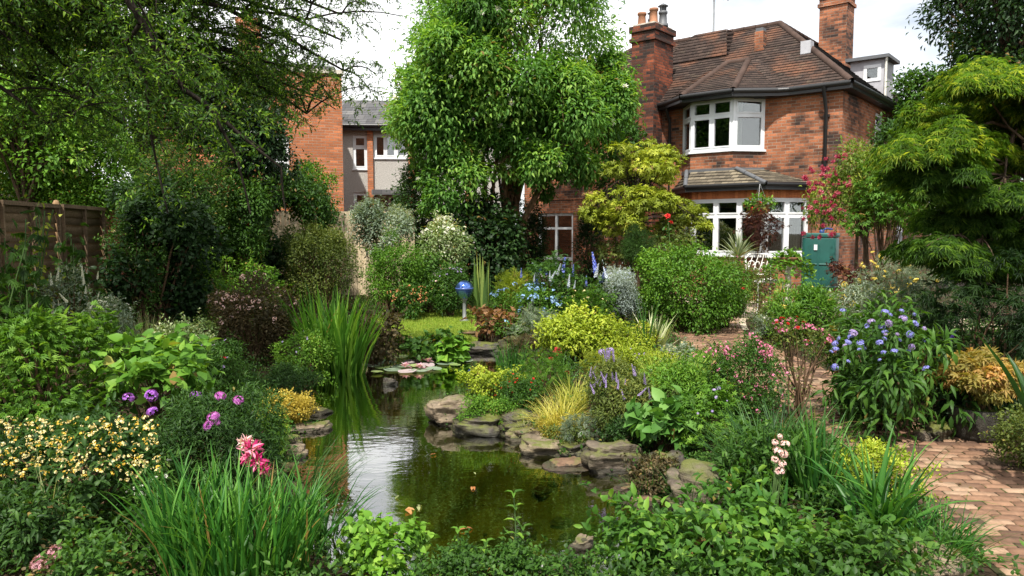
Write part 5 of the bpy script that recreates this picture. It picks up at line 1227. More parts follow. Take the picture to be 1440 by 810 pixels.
shrub('lavender_bush', 'rounded green bush with fading purple flower wands above the pond rocks', 'lavender', (815, 520, 940, 614), 7.6, LOL, 'lance', .05, .014, 5.5, 36, .28, fl=[('spike', .09, 34, P_LAV, {'name': 'flower_spike'})])
tuft('allium_plant', 'pair of mauve pompom flowers on stalks behind the lavender bush', 'flowers', 855, 8.6, BGD, 20, .32, .012, (0, .5), (.2, 1), .08, fl=('ball', .065, [(846, 495), (858, 494), (915, 522), (912, 553)], P_LAV), py=562)
shrub('feverfew', 'low grey-green herbs between the lime bush and the lavender', 'plant', (800, 495, 925, 540), 8.9, LYG, 'feather', .07, .04, 3.5, 24, .3)
shrub('big_leaf_plant', 'bright broad-leaved plant with heart leaves stacked on stalks between the rocks', 'plant', (888, 572, 982, 652), 6.55, leaf((.03, .09, .02), (.08, .20, .035), (.20, .36, .09)), 'heart', .105, .085, 2.6, 18, .34, zmin=-.3, upb=.5)
tuft('green_grass_clump', 'soft bright green arching grass behind the heart-leaved plant', 'grass', 965, 7.8, leaf((.07, .14, .015), (.20, .32, .035), (.40, .50, .09), trans=.4), 520, .56, .009, (0, .6), (.2, 1.3), .34, fl=None, py=575)
shrub('green_filler_bush', 'leafy green bush between the soft grass and the pink-flowered shrub', 'shrub', (905, 505, 1015, 605), 8.0, LB, 'lance', .06, .018, 4.2, 30, .3)
shrub('pink_shrub', 'loose shrub covered in small pink flowers beside the path', 'shrub', (1000, 468, 1092, 620), 7.1, LM, 'diamond', .042, .022, 4.4, 40, .27, ry=.5, fl=[('cluster', .038, 130, P_PINK)], stemmat=M['stem_brown'])
shrub('red_stem_shrub', 'thin upright dark-stemmed shrub with sparse pink and red flowers at the path edge', 'shrub', (1070, 430, 1185, 600), 6.7, LOL, 'diamond', .04, .022, .6, 16, .26, ry=.3, fl=[('cluster', .045, 46, P_PINK), ('rose', .04, 12, P_RED)], twigs=2)
tuft('blue_sedge', 'dark green arching sedge fountain above the big pond rock', 'grass', 1085, 5.5, BGD, 420, .66, .009, (0, .6), (.5, 1.7), .18, py=690)
shrub('sage_bush', 'dark green lance-leaved clump under the pink-flowered shrubs', 'plant', (1000, 600, 1165, 700), 5.6, LM, 'lance', .08, .028, 3.6, 30, .3, ry=.4)
tuft('foxglove', 'single blush-white flower spike on leafy stem near the path', 'flowers', 1097, 4.9, BG, 16, .30, .035, (.1, .9), (.2, .9), .06, fl=('dome', .05, [(1097, 614), (1090, 622), (1104, 624), (1094, 634), (1102, 638), (1090, 646), (1100, 652), (1096, 662)], P_BLUSH), py=742)
tuft('agapanthus_clump', 'broad dark green strap-leaved clump beside the brick path', 'plant', 1250, 4.35, BG, 85, .56, .024, (0, .75), (.3, 1.5), .13, fold=.3, py=752)
tuft('crocosmia_clump', 'upright dark blades with thin seed stalks by the path', 'plant', 1160, 4.75, BG, 80, .60, .02, (0, .4), (.05, .9), .13, py=702)
tuft('path_edge_grass', 'bushy green grass spilling on to the brick path at its near end', 'grass', 1325, 3.9, BG, 260, .36, .009, (.2, .95), (.6, 1.6), .18, py=782)
shrub('golden_marjoram', 'lime-yellow herb patch between the strap-leaved clump and the brick path', 'groundcover', (1170, 620, 1290, 700), 5.05, LY, 'diamond', .035, .022, 4, 26, .28, ry=.3)
shrub('wood_sage', 'dark leafy filler under the strap-leaved clump', 'plant', (1110, 690, 1330, 790), 4.3, LM, 'lance', .08, .03, 3.6, 26, .3, ry=.35)
shrub('cranesbill', 'sprawling green cranesbill with tiny mauve flowers spilling between pond rocks and path', 'plant', (960, 540, 1040, 640), 6.6, LB, 'palm', .05, .05, 3.6, 26, .3, fl=[('daisy', .03, 14, P_LAV)])
shrub('meadow_rue', 'pale loose herb clump before the weeping rose mound', 'plant', (925, 482, 985, 525), 10.0, LGR, 'palm', .05, .05, 3.6, 20, .34, fl=[('cluster', .04, 16, P_CREAM)])
shrub('campion_patch', 'rough green patch with red buds along the far side of the path', 'plant', (1085, 428, 1150, 468), 11.5, LM, 'lance', .06, .018, 4, 26, .3, fl=[('daisy', .035, 18, P_RED)])
shrub('creeping_thyme', 'dark creeping mat hanging over the big flat-topped boulder', 'groundcover', (838, 592, 925, 640), 6.0, LD, 'oval', .025, .016, 5, 22, .3, ry=.2)
shrub('rock_fern', 'small pale fern growing between the two dark boulders', 'fern', (790, 580, 850, 636), 6.2, LGR, 'feather', .07, .05, 3.6, 14, .36, ry=.15)
shrub('pennywort', 'green creeper over the edge of the grey boulder below the arching sedge', 'groundcover', (960, 640, 1030, 690), 5.2, LM, 'oval', .03, .022, 4.5, 18, .34, ry=.15)
tuft('rush_clump', 'thin dark rushes between the wide grey boulder and the mint', 'grass', 985, 5.0, BGD, 120, .34, .005, (.1, .8), (.4, 1.4), .12, py=715)
shrub('golden_privet', 'olive-yellow bush behind the pink-flowered shrub', 'shrub', (1062, 425, 1125, 468), 11.8, LOL, 'diamond', .05, .026, 4.4, 22, .32)
shrub('lady_fern', 'bright ferny clump between reeds and domed lime bush', 'fern', (735, 490, 800, 560), 8.4, LB, 'feather', .09, .055, 3.6, 18, .34)
shrub('waterside_sedge_bush', 'dark grassy bush at the foot of the lavender', 'plant', (900, 560, 960, 612), 6.9, LD, 'lance', .07, .012, 4.5, 18, .34, droop=-.3)
shrub('baby_tears', 'fine bright creeping mat dripping over the dark layered slab into the pond', 'groundcover', (640, 560, 735, 606), 7.0, LB, 'oval', .022, .016, 4.5, 26, .28, ry=.15)
shrub('stonecrop_mat', 'olive trailing mat between the pale wedge of stone and the flat-topped boulder', 'groundcover', (770, 604, 835, 640), 6.0, LOL, 'oval', .024, .016, 4.5, 20, .3, ry=.14)
shrub('bugle_mat', 'dark bronze creeper spilling between the boulder under the heart leaves and its neighbour', 'groundcover', (880, 640, 960, 690), 5.6, LBRZ, 'oval', .035, .024, 4, 20, .3, ry=.14)
tuft('hair_grass', 'fine pale drooping grass over the dark mossy stone', 'grass', 745, 6.6, BPALE, 130, .3, .004, (.2, 1.0), (.8, 1.8), .1, py=612)
tuft('water_rush', 'fresh thin rushes dipping into the pond below the heart-leaved plant', 'grass', 915, 5.5, BG, 90, .3, .005, (.1, .9), (.5, 1.5), .1, py=690)
tuft('lime_grass', 'fresh lime-green grass in the bed between the lavender and the pink-flowered shrub', 'grass', 935, 8.0, leaf((.09, .15, .02), (.26, .36, .04), (.45, .52, .1), trans=.4), 300, .42, .007, (0, .7), (.3, 1.5), .22, py=545)
shrub('pink_campion', 'loose drift of pink flowers behind the soft bright green grass', 'flowers', (960, 490, 1035, 545), 8.8, LB, 'lance', .05, .014, 3, 24, .3, fl=[('daisy', .03, 40, P_PINK)])
shrub('oregano_patch', 'yellowish herb patch with mauve heads in front of the cream-striped sword plant', 'plant', (860, 490, 960, 530), 9.3, LY, 'diamond', .04, .022, 4, 24, .3, fl=[('cluster', .03, 24, P_LAV)])
shrub('white_valerian', 'airy white-flowered plant by the path behind the pink-flowered shrub', 'flowers', (1060, 440, 1095, 478), 11.5, LGR, 'lance', .05, .012, 2, 18, .3, fl=[('cluster', .04, 26, P_WHITE)])
shrub('fence_foot_herbs', 'grey-leaved white-flowered herbs between the lobed bush and the fence post', 'plant', (110, 415, 190, 490), 8.0, LGR, 'diamond', .04, .022, 2.6, 24, .3, fl=[('cluster', .035, 40, P_WHITE)])
shrub('green_euphorbia', 'bright green euphorbia below the square wooden post', 'plant', (245, 400, 320, 470), 10.6, LB, 'lance', .09, .022, 3.2, 22, .32, droop=-.2)
shrub('bright_currant', 'fresh light green bush between the leaning post and the climber arch', 'shrub', (300, 370, 400, 440), 12.0, LB, 'oval', .07, .045, 3.6, 24, .3)
shrub('boundary_hedge', 'tall dark hedge closing the garden behind the lace-leaf maple', 'hedge', (1455, 150, 1800, 520), 9.0, LD, 'oval', .08, .045, 4, 60, .28, ry=.9)
shrub('boundary_hedge', 'mid green hedge between the lace-leaf maple and the house side wall', 'hedge', (1400, 200, 1640, 430), 13.0, LM, 'oval', .09, .05, 4, 50, .28, ry=.9)
# ---------------- near side
shrub('mint_bush', 'wide bright green leafy bush with pointed young shoots close to the camera', 'shrub', (838, 712, 1215, 870), 3.55, leaf((.022, .07, .011), (.065, .165, .020), (.19, .33, .045)), 'oval', .074, .046, 7.0, 70, .22, ry=.5, droop=.1, maxn=14000)
shrub('mint_bush', 'darker broad-leaved green bush in the bottom corner between bright bush and tan boulder', 'shrub', (1130, 745, 1300, 870), 3.3, LM, 'oval', .065, .042, 4.5, 26, .3, ry=.35)
tuft('daylily_clump', 'large clump of long dark green grassy leaves close to the camera', 'daylily', 318, 3.45, BGN, 480, .57, .017, (0, .5), (.1, 1.1), .36, ry=.28, fold=.3)
tuft('daylily_clump', 'smaller fan of grassy leaves at the water edge beside the large clump', 'daylily', 430, 3.9, BG, 90, .5, .016, (.1, .8), (.3, 1.3), .18, py=762)
tuft('pond_sedge', 'thin pale green grass arching over the reflecting water', 'grass', 440, 4.9, BGD, 150, .48, .006, (.3, 1.0), (.4, 1.2), .15, azr=(-60, 60), py=688)
shrub('lantana_bush', 'bush covered with creamy yellow flowers and dark pointed leaves', 'shrub', (-25, 592, 225, 770), 4.1, LD, 'oval', .068, .033, 5.5, 60, .24, ry=.5, upb=.35, fl=[('cluster', .029, 230, P_CREAM, {'zone': (-20, 585, 225, 675)}), ('cluster', .023, 140, petal((.60, .34, .02), (.76, .52, .06), (.82, .66, .2)), {'zone': (-20, 587, 225, 670), 'name': 'young_flower_head'})])
shrub('white_aster', 'low bush with tiny white flowers in front of the dark pinnate shrub', 'shrub', (185, 655, 262, 745), 3.95, LM, 'lance', .06, .017, 4.4, 24, .3, fl=[('daisy', .026, 34, P_WHITE)])
shrub('tansy_bush', 'large mid green bush of lobed leaves below the wooden fence', 'shrub', (-40, 440, 165, 600), 5.9, LB, 'pinnate', .105, .10, 5.5, 54, .25, ry=.7)
shrub('hydrangea_leaf_plant', 'light green heart-leaved plant with purple flower heads', 'plant', (150, 492, 298, 600), 5.7, leaf((.03, .09, .012), (.095, .22, .024), (.20, .35, .05)), 'heart', .095, .082, 3.0, 44, .28, ry=.45, zmin=-.3, upb=.5,
      fl=[('dome', .085, 6, P_PURPLE, {'at': [(181, 559), (213, 556), (214, 578), (276, 556)], 'fy': 1.0})])
shrub('scabious_bush', 'fine dark shrub with purple-pink flowers near the pink lily', 'shrub', (222, 548, 400, 705), 5.15, LD, 'lance', .055, .013, 6, 50, .26, ry=.5,
      fl=[('dome', .052, 7, petal((.28, .05, .30), (.44, .11, .44), (.6, .3, .58)), {'at': [(300, 586), (306, 594), (293, 598), (335, 563), (310, 557)], 'fy': .9})])
shrub('cosmos_foliage', 'fluffy bright green ferny plant by the left rocks'.replace(' left', ' stacked'), 'fern', (318, 560, 405, 650), 5.6, LB, 'feather', .07, .04, 5, 30, .3)
shrub('golden_stonecrop', 'golden orange cushion plant draped over the bank rocks', 'groundcover', (362, 552, 440, 602), 6.75, LGOLD, 'diamond', .028, .018, 5.5, 30, .3)
shrub('lime_stonecrop', 'lime green cushion at the lower edge of the golden cushion plant', 'groundcover', (352, 585, 402, 640), 5.9, LY, 'diamond', .028, .018, 4.6, 20, .34)
tuft('pink_lily', 'shaggy pink and magenta lily blooms leaning over the grassy leaves', 'lily', 352, 3.95, BGD, 12, .3, .02, (.1, .6), (.2, .8), .05, fl=('shaggy', .105, [(352, 632), (362, 648), (372, 660), (346, 645)], P_MAG))
tuft('white_lily', 'pale blush bloom just above the magenta lily blooms', 'lily', 342, 4.0, BGD, 8, .28, .02, (.1, .6), (.2, .8), .04, fl=('shaggy', .085, [(344, 622), (351, 620)], P_BLUSH))
shrub('variegated_euonymus', 'rounded cream-variegated mound below the ivy thicket', 'shrub', (198, 455, 312, 540), 8.2, LVAR, 'diamond', .045, .024, 5.5, 34, .3)
tuft('pale_grass', 'straw-coloured feathery grass at the foot of the ivy thicket', 'grass', 205, 8.9, BPALE, 220, .52, .008, (0, .45), (.1, 1.0), .2, py=500)
tuft('spider_plant', 'green arching leaves by the leaning square post', 'plant', 290, 11.3, BG, 70, .62, .026, (0, .6), (.3, 1.4), .15, py=455)
tuft('montbretia', 'thin green arching leaves beside the bronze-leaved bush', 'plant', 335, 7.4, BGD, 110, .42, .011, (0, .7), (.3, 1.5), .16, py=560)
shrub('aster_patch', 'low green plants with violet flowers between the variegated mound and the bronze bush', 'plant', (255, 480, 370, 560), 7.6, LM, 'lance', .055, .016, 4.2, 28, .3, fl=[('daisy', .05, 12, P_LAV), ('daisy', .04, 5, P_RED)])
shrub('waterside_green', 'trailing green plant between the small bright bush and the golden cushion', 'plant', (372, 515, 450, 570), 7.7, LD, 'lance', .05, .014, 4.5, 24, .3)
shrub('white_spire_plant', 'grey-green plant with white flower spires before the wooden fence', 'flowers', (45, 380, 150, 480), 8.2, LGR, 'diamond', .05, .025, 1.3, 30, .28, ry=.4, fl=[('spike', .11, 16, P_WHITE, {'name': 'flower_spike', 'zone': (50, 385, 148, 470)})])
def climber(px0, px1, py0, py1, Y, label, mat, n, lt, L, W, seed):
    rg = np.random.default_rng(seed); x = A((px0 + px1) / 2, 405, Y)[0]; base = np.array([x, Y, gh(x, Y)]); o = thing('fence_climber', label, 'climber', base)
    sm = MB(); PP = []
    for q in range(9):
        e = A(rg.uniform(px0, px1), rg.uniform(py0, py1), Y + rg.uniform(-.2, .25)); b_ = base + np.append(rg.normal(0, .12, 2), 0); p = qbez(b_, (b_ + e) / 2 + rg.normal(0, .1, 3), e, 8); sm.tube(p - base, .007, 5); PP += list(p[3:])
    PP = np.array(PP); k = rg.integers(0, len(PP), n); P = PP[k] + rg.normal(0, .10, (n, 3)); mb = MB(); foliage(mb, rg, P - base, rdirs(rg, n), k, len(PP), lt, L, W, .55); mb.build('foliage', mat, o); sm.build('stem', M['stem'], o)
climber(-10, 40, 300, 440, 7.5, 'green climber with divided leaves at the near end of the wooden fence', LM, 200, 'pinnate', .13, .13, 41)
climber(85, 112, 330, 420, 8.7, 'drooping climber with long divided leaves in the middle of the wooden fence', LM, 150, 'pinnate', .14, .12, 42)
climber(40, 75, 290, 430, 8.1, 'yellowing climber on the trellis battens of the wooden fence', LYG, 150, 'oval', .07, .045, 43)
shrub('ground_ivy', 'low dark ivy-like leaves between the long grassy leaves and the pink sedum', 'groundcover', (80, 738, 215, 860), 3.25, LM, 'oval', .045, .03, 5, 30, .28, ry=.3)
shrub('shade_bush', 'dark low leaves under the creamy yellow bush', 'plant', (-40, 690, 130, 840), 3.6, LD, 'oval', .06, .026, 4.2, 26, .3, ry=.35)
shrub('pink_sedum', 'flat dusky pink sedum heads at the bottom edge of the garden', 'sedum', (40, 770, 125, 850), 3.3, LBRZ, 'oval', .035, .022, 4.2, 18, .34, fl=[('cluster', .045, 26, petal((.32, .12, .16), (.48, .24, .28), (.6, .4, .42)))])
tuft('wispy_stalks', 'few thin pale stalks rising among dark leaves in the bottom corner', 'grass', 40, 3.6, BPALE, 14, .6, .006, (0, .6), (.1, .9), .12)
shrub('watercress', 'light green round-leaved water plant in the near corner of the pond', 'water plant', (480, 742, 598, 835), 3.75, LBB, 'heart', .045, .042, 4.2, 34, .28, ry=.3, zmin=-.3)
shrub('creeping_jenny', 'low green creeping leaves along the near edge of the pond', 'groundcover', (560, 778, 830, 850), 3.55, LM, 'oval', .035, .024, 4.5, 50, .22, ry=.22)
def leafy_stem(px, top, Y, seed, label):
    rg = np.random.default_rng(seed); x = A(px, 405, Y)[0]; base = np.array([x, Y, min(gh(x, Y), WZ)]); e = A(px + rg.uniform(-8, 8), top, Y)
    o = thing('leafy_shoot', label, 'plant', base, 0, 'thin shoots at the pond edge'); p = qbez(base, (base + e) / 2 + rg.normal(0, .03, 3), e, 9); mb = MB(); mb.tube(p - base, np.linspace(.006, .003, 9), 5); mb.build('stem', M['stem'], o)
    lm = MB()
    for k in range(1, 9):
        n = 3; a = k * 1.9 + np.arange(n) * 2.09; H = np.stack([np.cos(a), np.sin(a), np.full(n, .25)], 1); put_leaves(lm, np.repeat((p[k] - base)[None], n, 0), H, np.tile((0, 0, 1.), (n, 1)), rg.uniform(.03, .07, n), rg.uniform(.016, .03, n), 'oval', rg.random(n))
    lm.build('foliage', LB, o)
leafy_stem(722, 694, 3.65, 1, 'tallest thin leafy shoot standing before the dark water'); leafy_stem(648, 745, 3.6, 2, 'short leafy shoot at the near pond edge, second in height'); leafy_stem(690, 762, 3.6, 3, 'little leafy shoot between two taller ones at the pond edge')
leafy_stem(738, 742, 3.7, 8, 'forked leafy shoot beside the white pebbles')
# ------------------------------------------------------------------ fence, rocks, pond furniture, patio things
def fence():
    rg = np.random.default_rng(12)
    P0, P1 = np.array([-4.84, 3.4]), np.array([-6.28, 11.35]); L = np.linalg.norm(P1 - P0); d = (P1 - P0) / L; a = math.atan2(d[1], d[0])
    o = thing('wooden_fence', 'brown horizontal-board fence with battens and a thick round-topped post', 'fence', (P0[0], P0[1], 0), a)
    zg = lambda s: gh(*(P0 + d * s)) ; H = 1.86
    nP = 5; w_ = L / nP
    for k in range(nP):
        s0, s1 = k * w_ + .05, (k + 1) * w_ - .05; g0 = min(zg(s0), zg(s1)) - .02; mb = MB(); z = g0 + .1; q = 0
        top = 1.98 + .012 * k
        while z < top - .05:
            h = rg.uniform(.105, .135); ns = 14; s_ = np.linspace(s0, s1, ns); wav = np.cumsum(rg.normal(0, .004, ns)); wav -= np.linspace(wav[0], wav[-1], ns)
            dp = -.012 + (q % 2) * .003
            lo = np.column_stack([s_, np.full(ns, dp - .016), z + wav]); hi = np.column_stack([s_, np.full(ns, dp + .012), np.full(ns, z + h + .02)]); bk = lo + (0, .012, 0); ii = np.arange(ns - 1)
            mb.add(np.concatenate([lo, hi, bk]), [np.stack([ii, ii + 1, ii + ns + 1, ii + ns], 1), np.stack([ii + 2 * ns, ii + 2 * ns + 1, ii + 1, ii], 1)], rg.random())
            z += h; q += 1
        mb.build('panel', M['wood_fence'], o)
        bm = MB()
        for s in np.linspace(s0 + .02, s1 - .02, 3): bm.box((s - .018, -.078, g0 + .05), (s + .018, -.044, top), rnd=rg.random())
        bm.box((s0, -.085, top - .02), (s1, .03, top + .03), rnd=.4); bm.build('batten', M['wood_fence'], o)
    for k in range(nP + 1):
        s = k * w_; g0 = zg(s); pm = MB(); r_ = .045 if k < nP else .065
        pm.lathe([(0, g0 - .3), (r_, g0 - .3), (r_ * .98, 1.55), (r_ * .97, 2.06 if k < nP else 1.9), (r_ * .6, 2.1 if k < nP else 1.95), (0, 2.11 if k < nP else 1.96)], (s, -.01, 0), 12, rg.random()); pm.build('post', M['wood_post'], o)
fence()
def post(px, y0, y1, Y, label):
    c = A(px, y0, Y); g_ = gh(c[0], Y); o = thing('square_post', label, 'post', (c[0], Y, g_)); h = c[2] - g_; mb = MB(); mb.box((-.06, -.06, -.1), (.06, .06, h)); mb.build('shaft', M['wood_post'], o); mb = MB(); mb.box((-.075, -.075, h), (.075, .075, h + .03)); mb.build('cap', M['wood_post'], o)
post(274, 345, 420, 12.2, 'weathered square wooden post half hidden in the dark shrubs')
def pale_fence():
    rg = np.random.default_rng(3); o = thing('pale_board_fence', 'pale vertical-board fence seen through the climber arch', 'fence', (-6.6, 17.6, 0), R(6)); mb = MB(); x = 0
    while x < 4.2:
        w_ = rg.uniform(.09, .11); mb.box((x, rg.uniform(0, .006), .0), (x + w_ - .006, .02, 2.18 + rg.normal(0, .012)), rnd=rg.random()); x += w_
    mb.build('panel', M['wood_pale'], o)
    mb = MB(); mb.box((0, .022, .5), (4.2, .06, .58)); mb.box((0, .022, 1.7), (4.2, .06, 1.78)); mb.build('rail', M['wood_pale'], o)
pale_fence()
# rocks
def rock_mat(name, c0, c1, moss, wet=.6):
    m, t, o = newmat(name); ge = t.nodes.new('ShaderNodeNewGeometry'); pos = ge.outputs['Position']
    mp2 = t.nodes.new('ShaderNodeMapping'); mp2.inputs['Scale'].default_value = (1, 1, 5); t.links.new(pos, mp2.inputs[0])
    st = noise(t, 5, 9, mp2.outputs[0], .65); c = ramp(t, st, [(.32, c0), (.5, tuple((a + b) / 2 for a, b in zip(c0, c1))), (.68, c1)])
    c = mixc(t, .6, c, ramp(t, noise(t, 26, 8, pos, .7), [(.3, (.55, .55, .55)), (.7, (1.35, 1.3, 1.25))]), 'MULTIPLY')
    sp_ = t.nodes.new('ShaderNodeSeparateXYZ'); t.links.new(ge.outputs['Normal'], sp_.inputs[0])
    mk = math_(t, 'MULTIPLY', ramp(t, noise(t, 7, 7, pos), [(.55 - moss * .25, (0, 0, 0)), (.70 - moss * .2, (1, 1, 1))]), ramp(t, sp_.outputs['Z'], [(.1, (.15, .15, .15)), (.7, (1, 1, 1))]))
    c = mixc(t, mk, c, (.10, .11, .022))
    szz = t.nodes.new('ShaderNodeSeparateXYZ'); t.links.new(pos, szz.inputs[0])
    wetz = math_(t, 'LESS_THAN', math_(t, 'ADD', szz.outputs['Z'], math_(t, 'MULTIPLY', noise(t, 9, 4, pos), .06)), WZ + .065)
    c = mixc(t, math_(t, 'MULTIPLY', wetz, .75), c, (.018, .017, .010))
    h = math_(t, 'ADD', math_(t, 'MULTIPLY', st, 1.0), math_(t, 'MULTIPLY', noise(t, 40, 8, pos, .7), .35))
    princ(t, o, c, wet, .4, 0, h, .9, .03); return m
def ground_pt(px, py):
    Y = ground_Y(px, py); return A(px, 405, Y)[0], Y
RG_ = rock_mat('grey_rock', (.045, .034, .025), (.18, .145, .105), .55); RT_ = rock_mat('tan_rock', (.075, .056, .038), (.30, .235, .16), .45); RR_ = rock_mat('rusty_rock', (.08, .04, .024), (.24, .15, .09), .4); RDK = rock_mat('dark_rock', (.016, .014, .012), (.085, .07, .055), .65, .45)
def rock(px, py, Y, w_, d_, h_, mat, label, seed, rot=0, flat=.55, sink=.3, name='rock', z=None, group=None, blocky=.68):
    """layered garden stone: a squared-off sphere broken by noise and split into strata"""
    bm = MB(); n = 44; rg = np.random.default_rng(seed)
    th = np.linspace(0, math.pi, n); ph = np.arange(2 * n) * math.pi / n
    TH, PH = np.meshgrid(th, ph, indexing='ij'); d = np.stack([np.sin(TH) * np.cos(PH), np.sin(TH) * np.sin(PH), np.cos(TH)], -1)
    p = np.sign(d) * np.abs(d) ** blocky; p[..., 2] = np.where(p[..., 2] > 0, p[..., 2] * (.80 + .12 * np.sin(d[..., 0] * 2 + seed) + .08 * np.sin(d[..., 1] * 4 + seed)), p[..., 2])
    ks = rg.normal(0, 1, (14, 3)) * np.array([1, 1, 1.6]); ph0 = rg.uniform(0, 6.28, 14); am = rg.uniform(.02, .075, 14)
    r = 1 + sum(am[i] * np.sin(d @ ks[i] * 2.4 + ph0[i]) for i in range(14))
    strata = .055 * np.sign(np.sin(d[..., 2] * 9 + 1.5 * np.sin(d[..., 0] * 3 + seed))) * np.sin(TH) * (np.abs(d[..., 2]) < .85)
    hi = .016 * sum(1 - 2 * np.abs(np.sin(d @ rg.normal(0, 6, 3) + q)) for q in range(7))
    p = p * (r + strata + hi)[..., None] * np.array([w_ / 2, d_ / 2, h_ / 2]) * .82
    V = p.reshape(-1, 3); c, s = math.cos(rot), math.sin(rot); V = V @ np.array([[c, s, 0], [-s, c, 0], [0, 0, 1]])
    m2 = 2 * n; i = np.arange(n - 1)[:, None] * m2 + np.arange(m2)[None]; j = np.arange(n - 1)[:, None] * m2 + (np.arange(m2)[None] + 1) % m2
    bm.add(V, np.stack([i, i + m2, j + m2, j], -1).reshape(-1, 4))
    c = A(px, py, Y); zc = c[2] if z is None else z
    o = bm.build(name, mat, None, True, (c[0], Y, zc)); tag(o, label, 'rock', group); return o
rocks = [  # outline in the picture (left, top, right, bottom at the water or ground line), material, label, turn
 ((598, 548, 668, 600), RT_, 'flat pale tan rock jutting into the pond under the lime sedum', .25),
 ((630, 572, 720, 612), RDK, 'dark layered slab below the flat tan rock', -.2),
 ((690, 560, 762, 612), RDK, 'dark mossy stone between the tan slab and the yellow grass', .5),
 ((710, 585, 765, 622), RT_, 'pinkish tan boulder under the yellow grass', .4),
 ((732, 608, 800, 642), RT_, 'pale wedge of stone sloping into the water below the yellow grass', -.2),
 ((822, 612, 905, 668), RG_, 'big dark grey flat-topped boulder in the middle of the bank', .1),
 ((785, 598, 842, 645), RDK, 'small dark rock behind the big flat-topped boulder', .7),
 ((905, 628, 975, 690), RDK, 'dark boulder under the heart-leaved plant', .3),
 ((940, 650, 1040, 724), RG_, 'wide grey boulder below the arching sedge', -.4),
 ((980, 608, 1050, 668), RG_, 'grey rock half hidden behind the arching sedge', .2),
 ((864, 668, 908, 694), RR_, 'orange-brown flat stone at the water line', .2),
 ((890, 690, 935, 712), RR_, 'small reddish stone under the heart-leaved plant', .4),
 ((803, 740, 842, 772), RT_, 'small tan stone in the shallow water near the mint bush', .9),
 ((765, 636, 835, 662), RR_, 'low wet slab lying in the shallows by the big boulder', .1),
 ((622, 460, 700, 476), RR_, 'reddish ledge slab on top of the little waterfall wall', .05),
 ((660, 450, 730, 470), RG_, 'grey upper slab beside the reddish ledge slab', -.2),
 ((655, 468, 712, 497), RDK, 'dark block carrying the reddish ledge slab', .1),
 ((700, 462, 765, 500), RDK, 'dark rock at the end of the little waterfall wall', .4),
 ((618, 470, 652, 494), RG_, 'narrow stone under the reddish ledge', .2),
 ((396, 586, 462, 610), RT_, 'thin flat tan slab over the water on the fence-side bank', .15),
 ((388, 610, 430, 645), RT_, 'rounded tan block under the thin flat slab', .1),
 ((425, 568, 466, 584), RT_, 'small flat stone behind the thin tan slab', -.3),
 ((365, 635, 410, 672), RR_, 'brown rock beside the pink lily', .4),
 ((375, 590, 420, 632), RG_, 'grey stone wedged under the golden cushion plant', .5),
 ((378, 660, 420, 705), RT_, 'ochre stone low on the bank behind the long grassy leaves', .2),
 ((1278, 762, 1385, 815), RT_, 'large tan boulder at the corner of the brick path', .2),
 ((1255, 758, 1305, 782), RDK, 'dark flat stone beside the large tan boulder', .5),
 ((1305, 590, 1350, 622), RDK, 'dark stone on the path edge beside the pot', .1),
 ((1290, 598, 1322, 622), RG_, 'small grey stone next to the dark path-edge stone', .6),
 ((535, 522, 558, 542), RDK, 'lone dark stone poking out of the water near the lily pads', .2),
]
for k, ((x0, y0, x1, y1), mt, lb, rt) in enumerate(rocks):
    xc = (x0 + x1) / 2; zb = WZ if 350 < xc < 1060 else gh(*ground_pt(xc, y1)); Yf = G(xc, y1, zb)[1]; w_ = (x1 - x0) / F * Yf; d_ = w_ * .8
    Yc = Yf + d_ * .42; zt = A(xc, y0, Yc - d_ * .1)[2]; zt = max(zb + (zt - zb) * (1.0 if k in (0, 5, 8) else .55 + .4 * ((k * 37) % 10) / 10), zb + .05); h_ = (zt - zb) + .10; rock(xc, 405, Yc, w_ * 1.12, d_ * 1.1, h_ * 1.08, mt, lb, 50 + k, rt, z=(zt + zb - .10) / 2)
# sunken stones seen through the shallows
rg = np.random.default_rng(44)
for k, (x, y) in enumerate([(760, 690), (820, 700), (870, 715), (790, 735), (730, 752), (690, 775), (850, 735), (640, 560), (655, 545), (905, 712), (775, 770)]):
    p = G(x, y, WZ - .16); s = rg.uniform(.16, .34)
    rock(0, 0, p[1], s, s * .8, s * .35, RT_ if k % 2 else RR_, 'flat stone lying under the shallow water', 200 + k, rg.uniform(0, 3), name='sunken_stone', z=p[2], group='stones under the shallow water').location.x = p[0]
for k, (x, y, s) in enumerate([(705, 788, .075), (725, 782, .06), (742, 790, .085), (716, 798, .05), (757, 798, .06), (690, 797, .045)]):
    rock(x, y, 3.62, s, s, s * .6, mat_plain('white_pebble', (.62, .60, .55), .6, .3, var=.15), 'white pebble at the near edge of the pond', 300 + k, k, name='pebble', group='white pebbles at the near pond edge', blocky=.9)
# lily pads
pm_ = [leaf((.10, .15, .09), (.22, .29, .20), (.38, .44, .34), trans=.1, rough=.3, dry=False), leaf((.10, .16, .05), (.22, .30, .10), (.36, .42, .18), trans=.1, rough=.3), leaf((.20, .13, .15), (.32, .24, .26), (.45, .38, .38), trans=.1, rough=.3)]  # first, pale pad colour has the sky's reflection mixed into it
def pad_mesh(seed):
    rg = np.random.default_rng(seed); n = 26; a = np.linspace(.16, 2 * math.pi - .16, n); r = 1 + .03 * np.sin(a * 5 + seed)
    V = np.concatenate([[(0, 0, .004)], np.column_stack([r * .55 * np.cos(a), r * .55 * np.sin(a), np.full(n, .008)]), np.column_stack([r * np.cos(a), r * np.sin(a), .02 + .05 * np.maximum(0, np.sin(a * 2 + seed)) ** 3])])
    i = np.arange(1, n); mb = MB(); mb.add(V, [np.stack([0 * i, i, i + 1], 1), np.stack([i, i + n, i + n + 1, i + 1], 1)], rg.uniform(.2, .9)); return mb
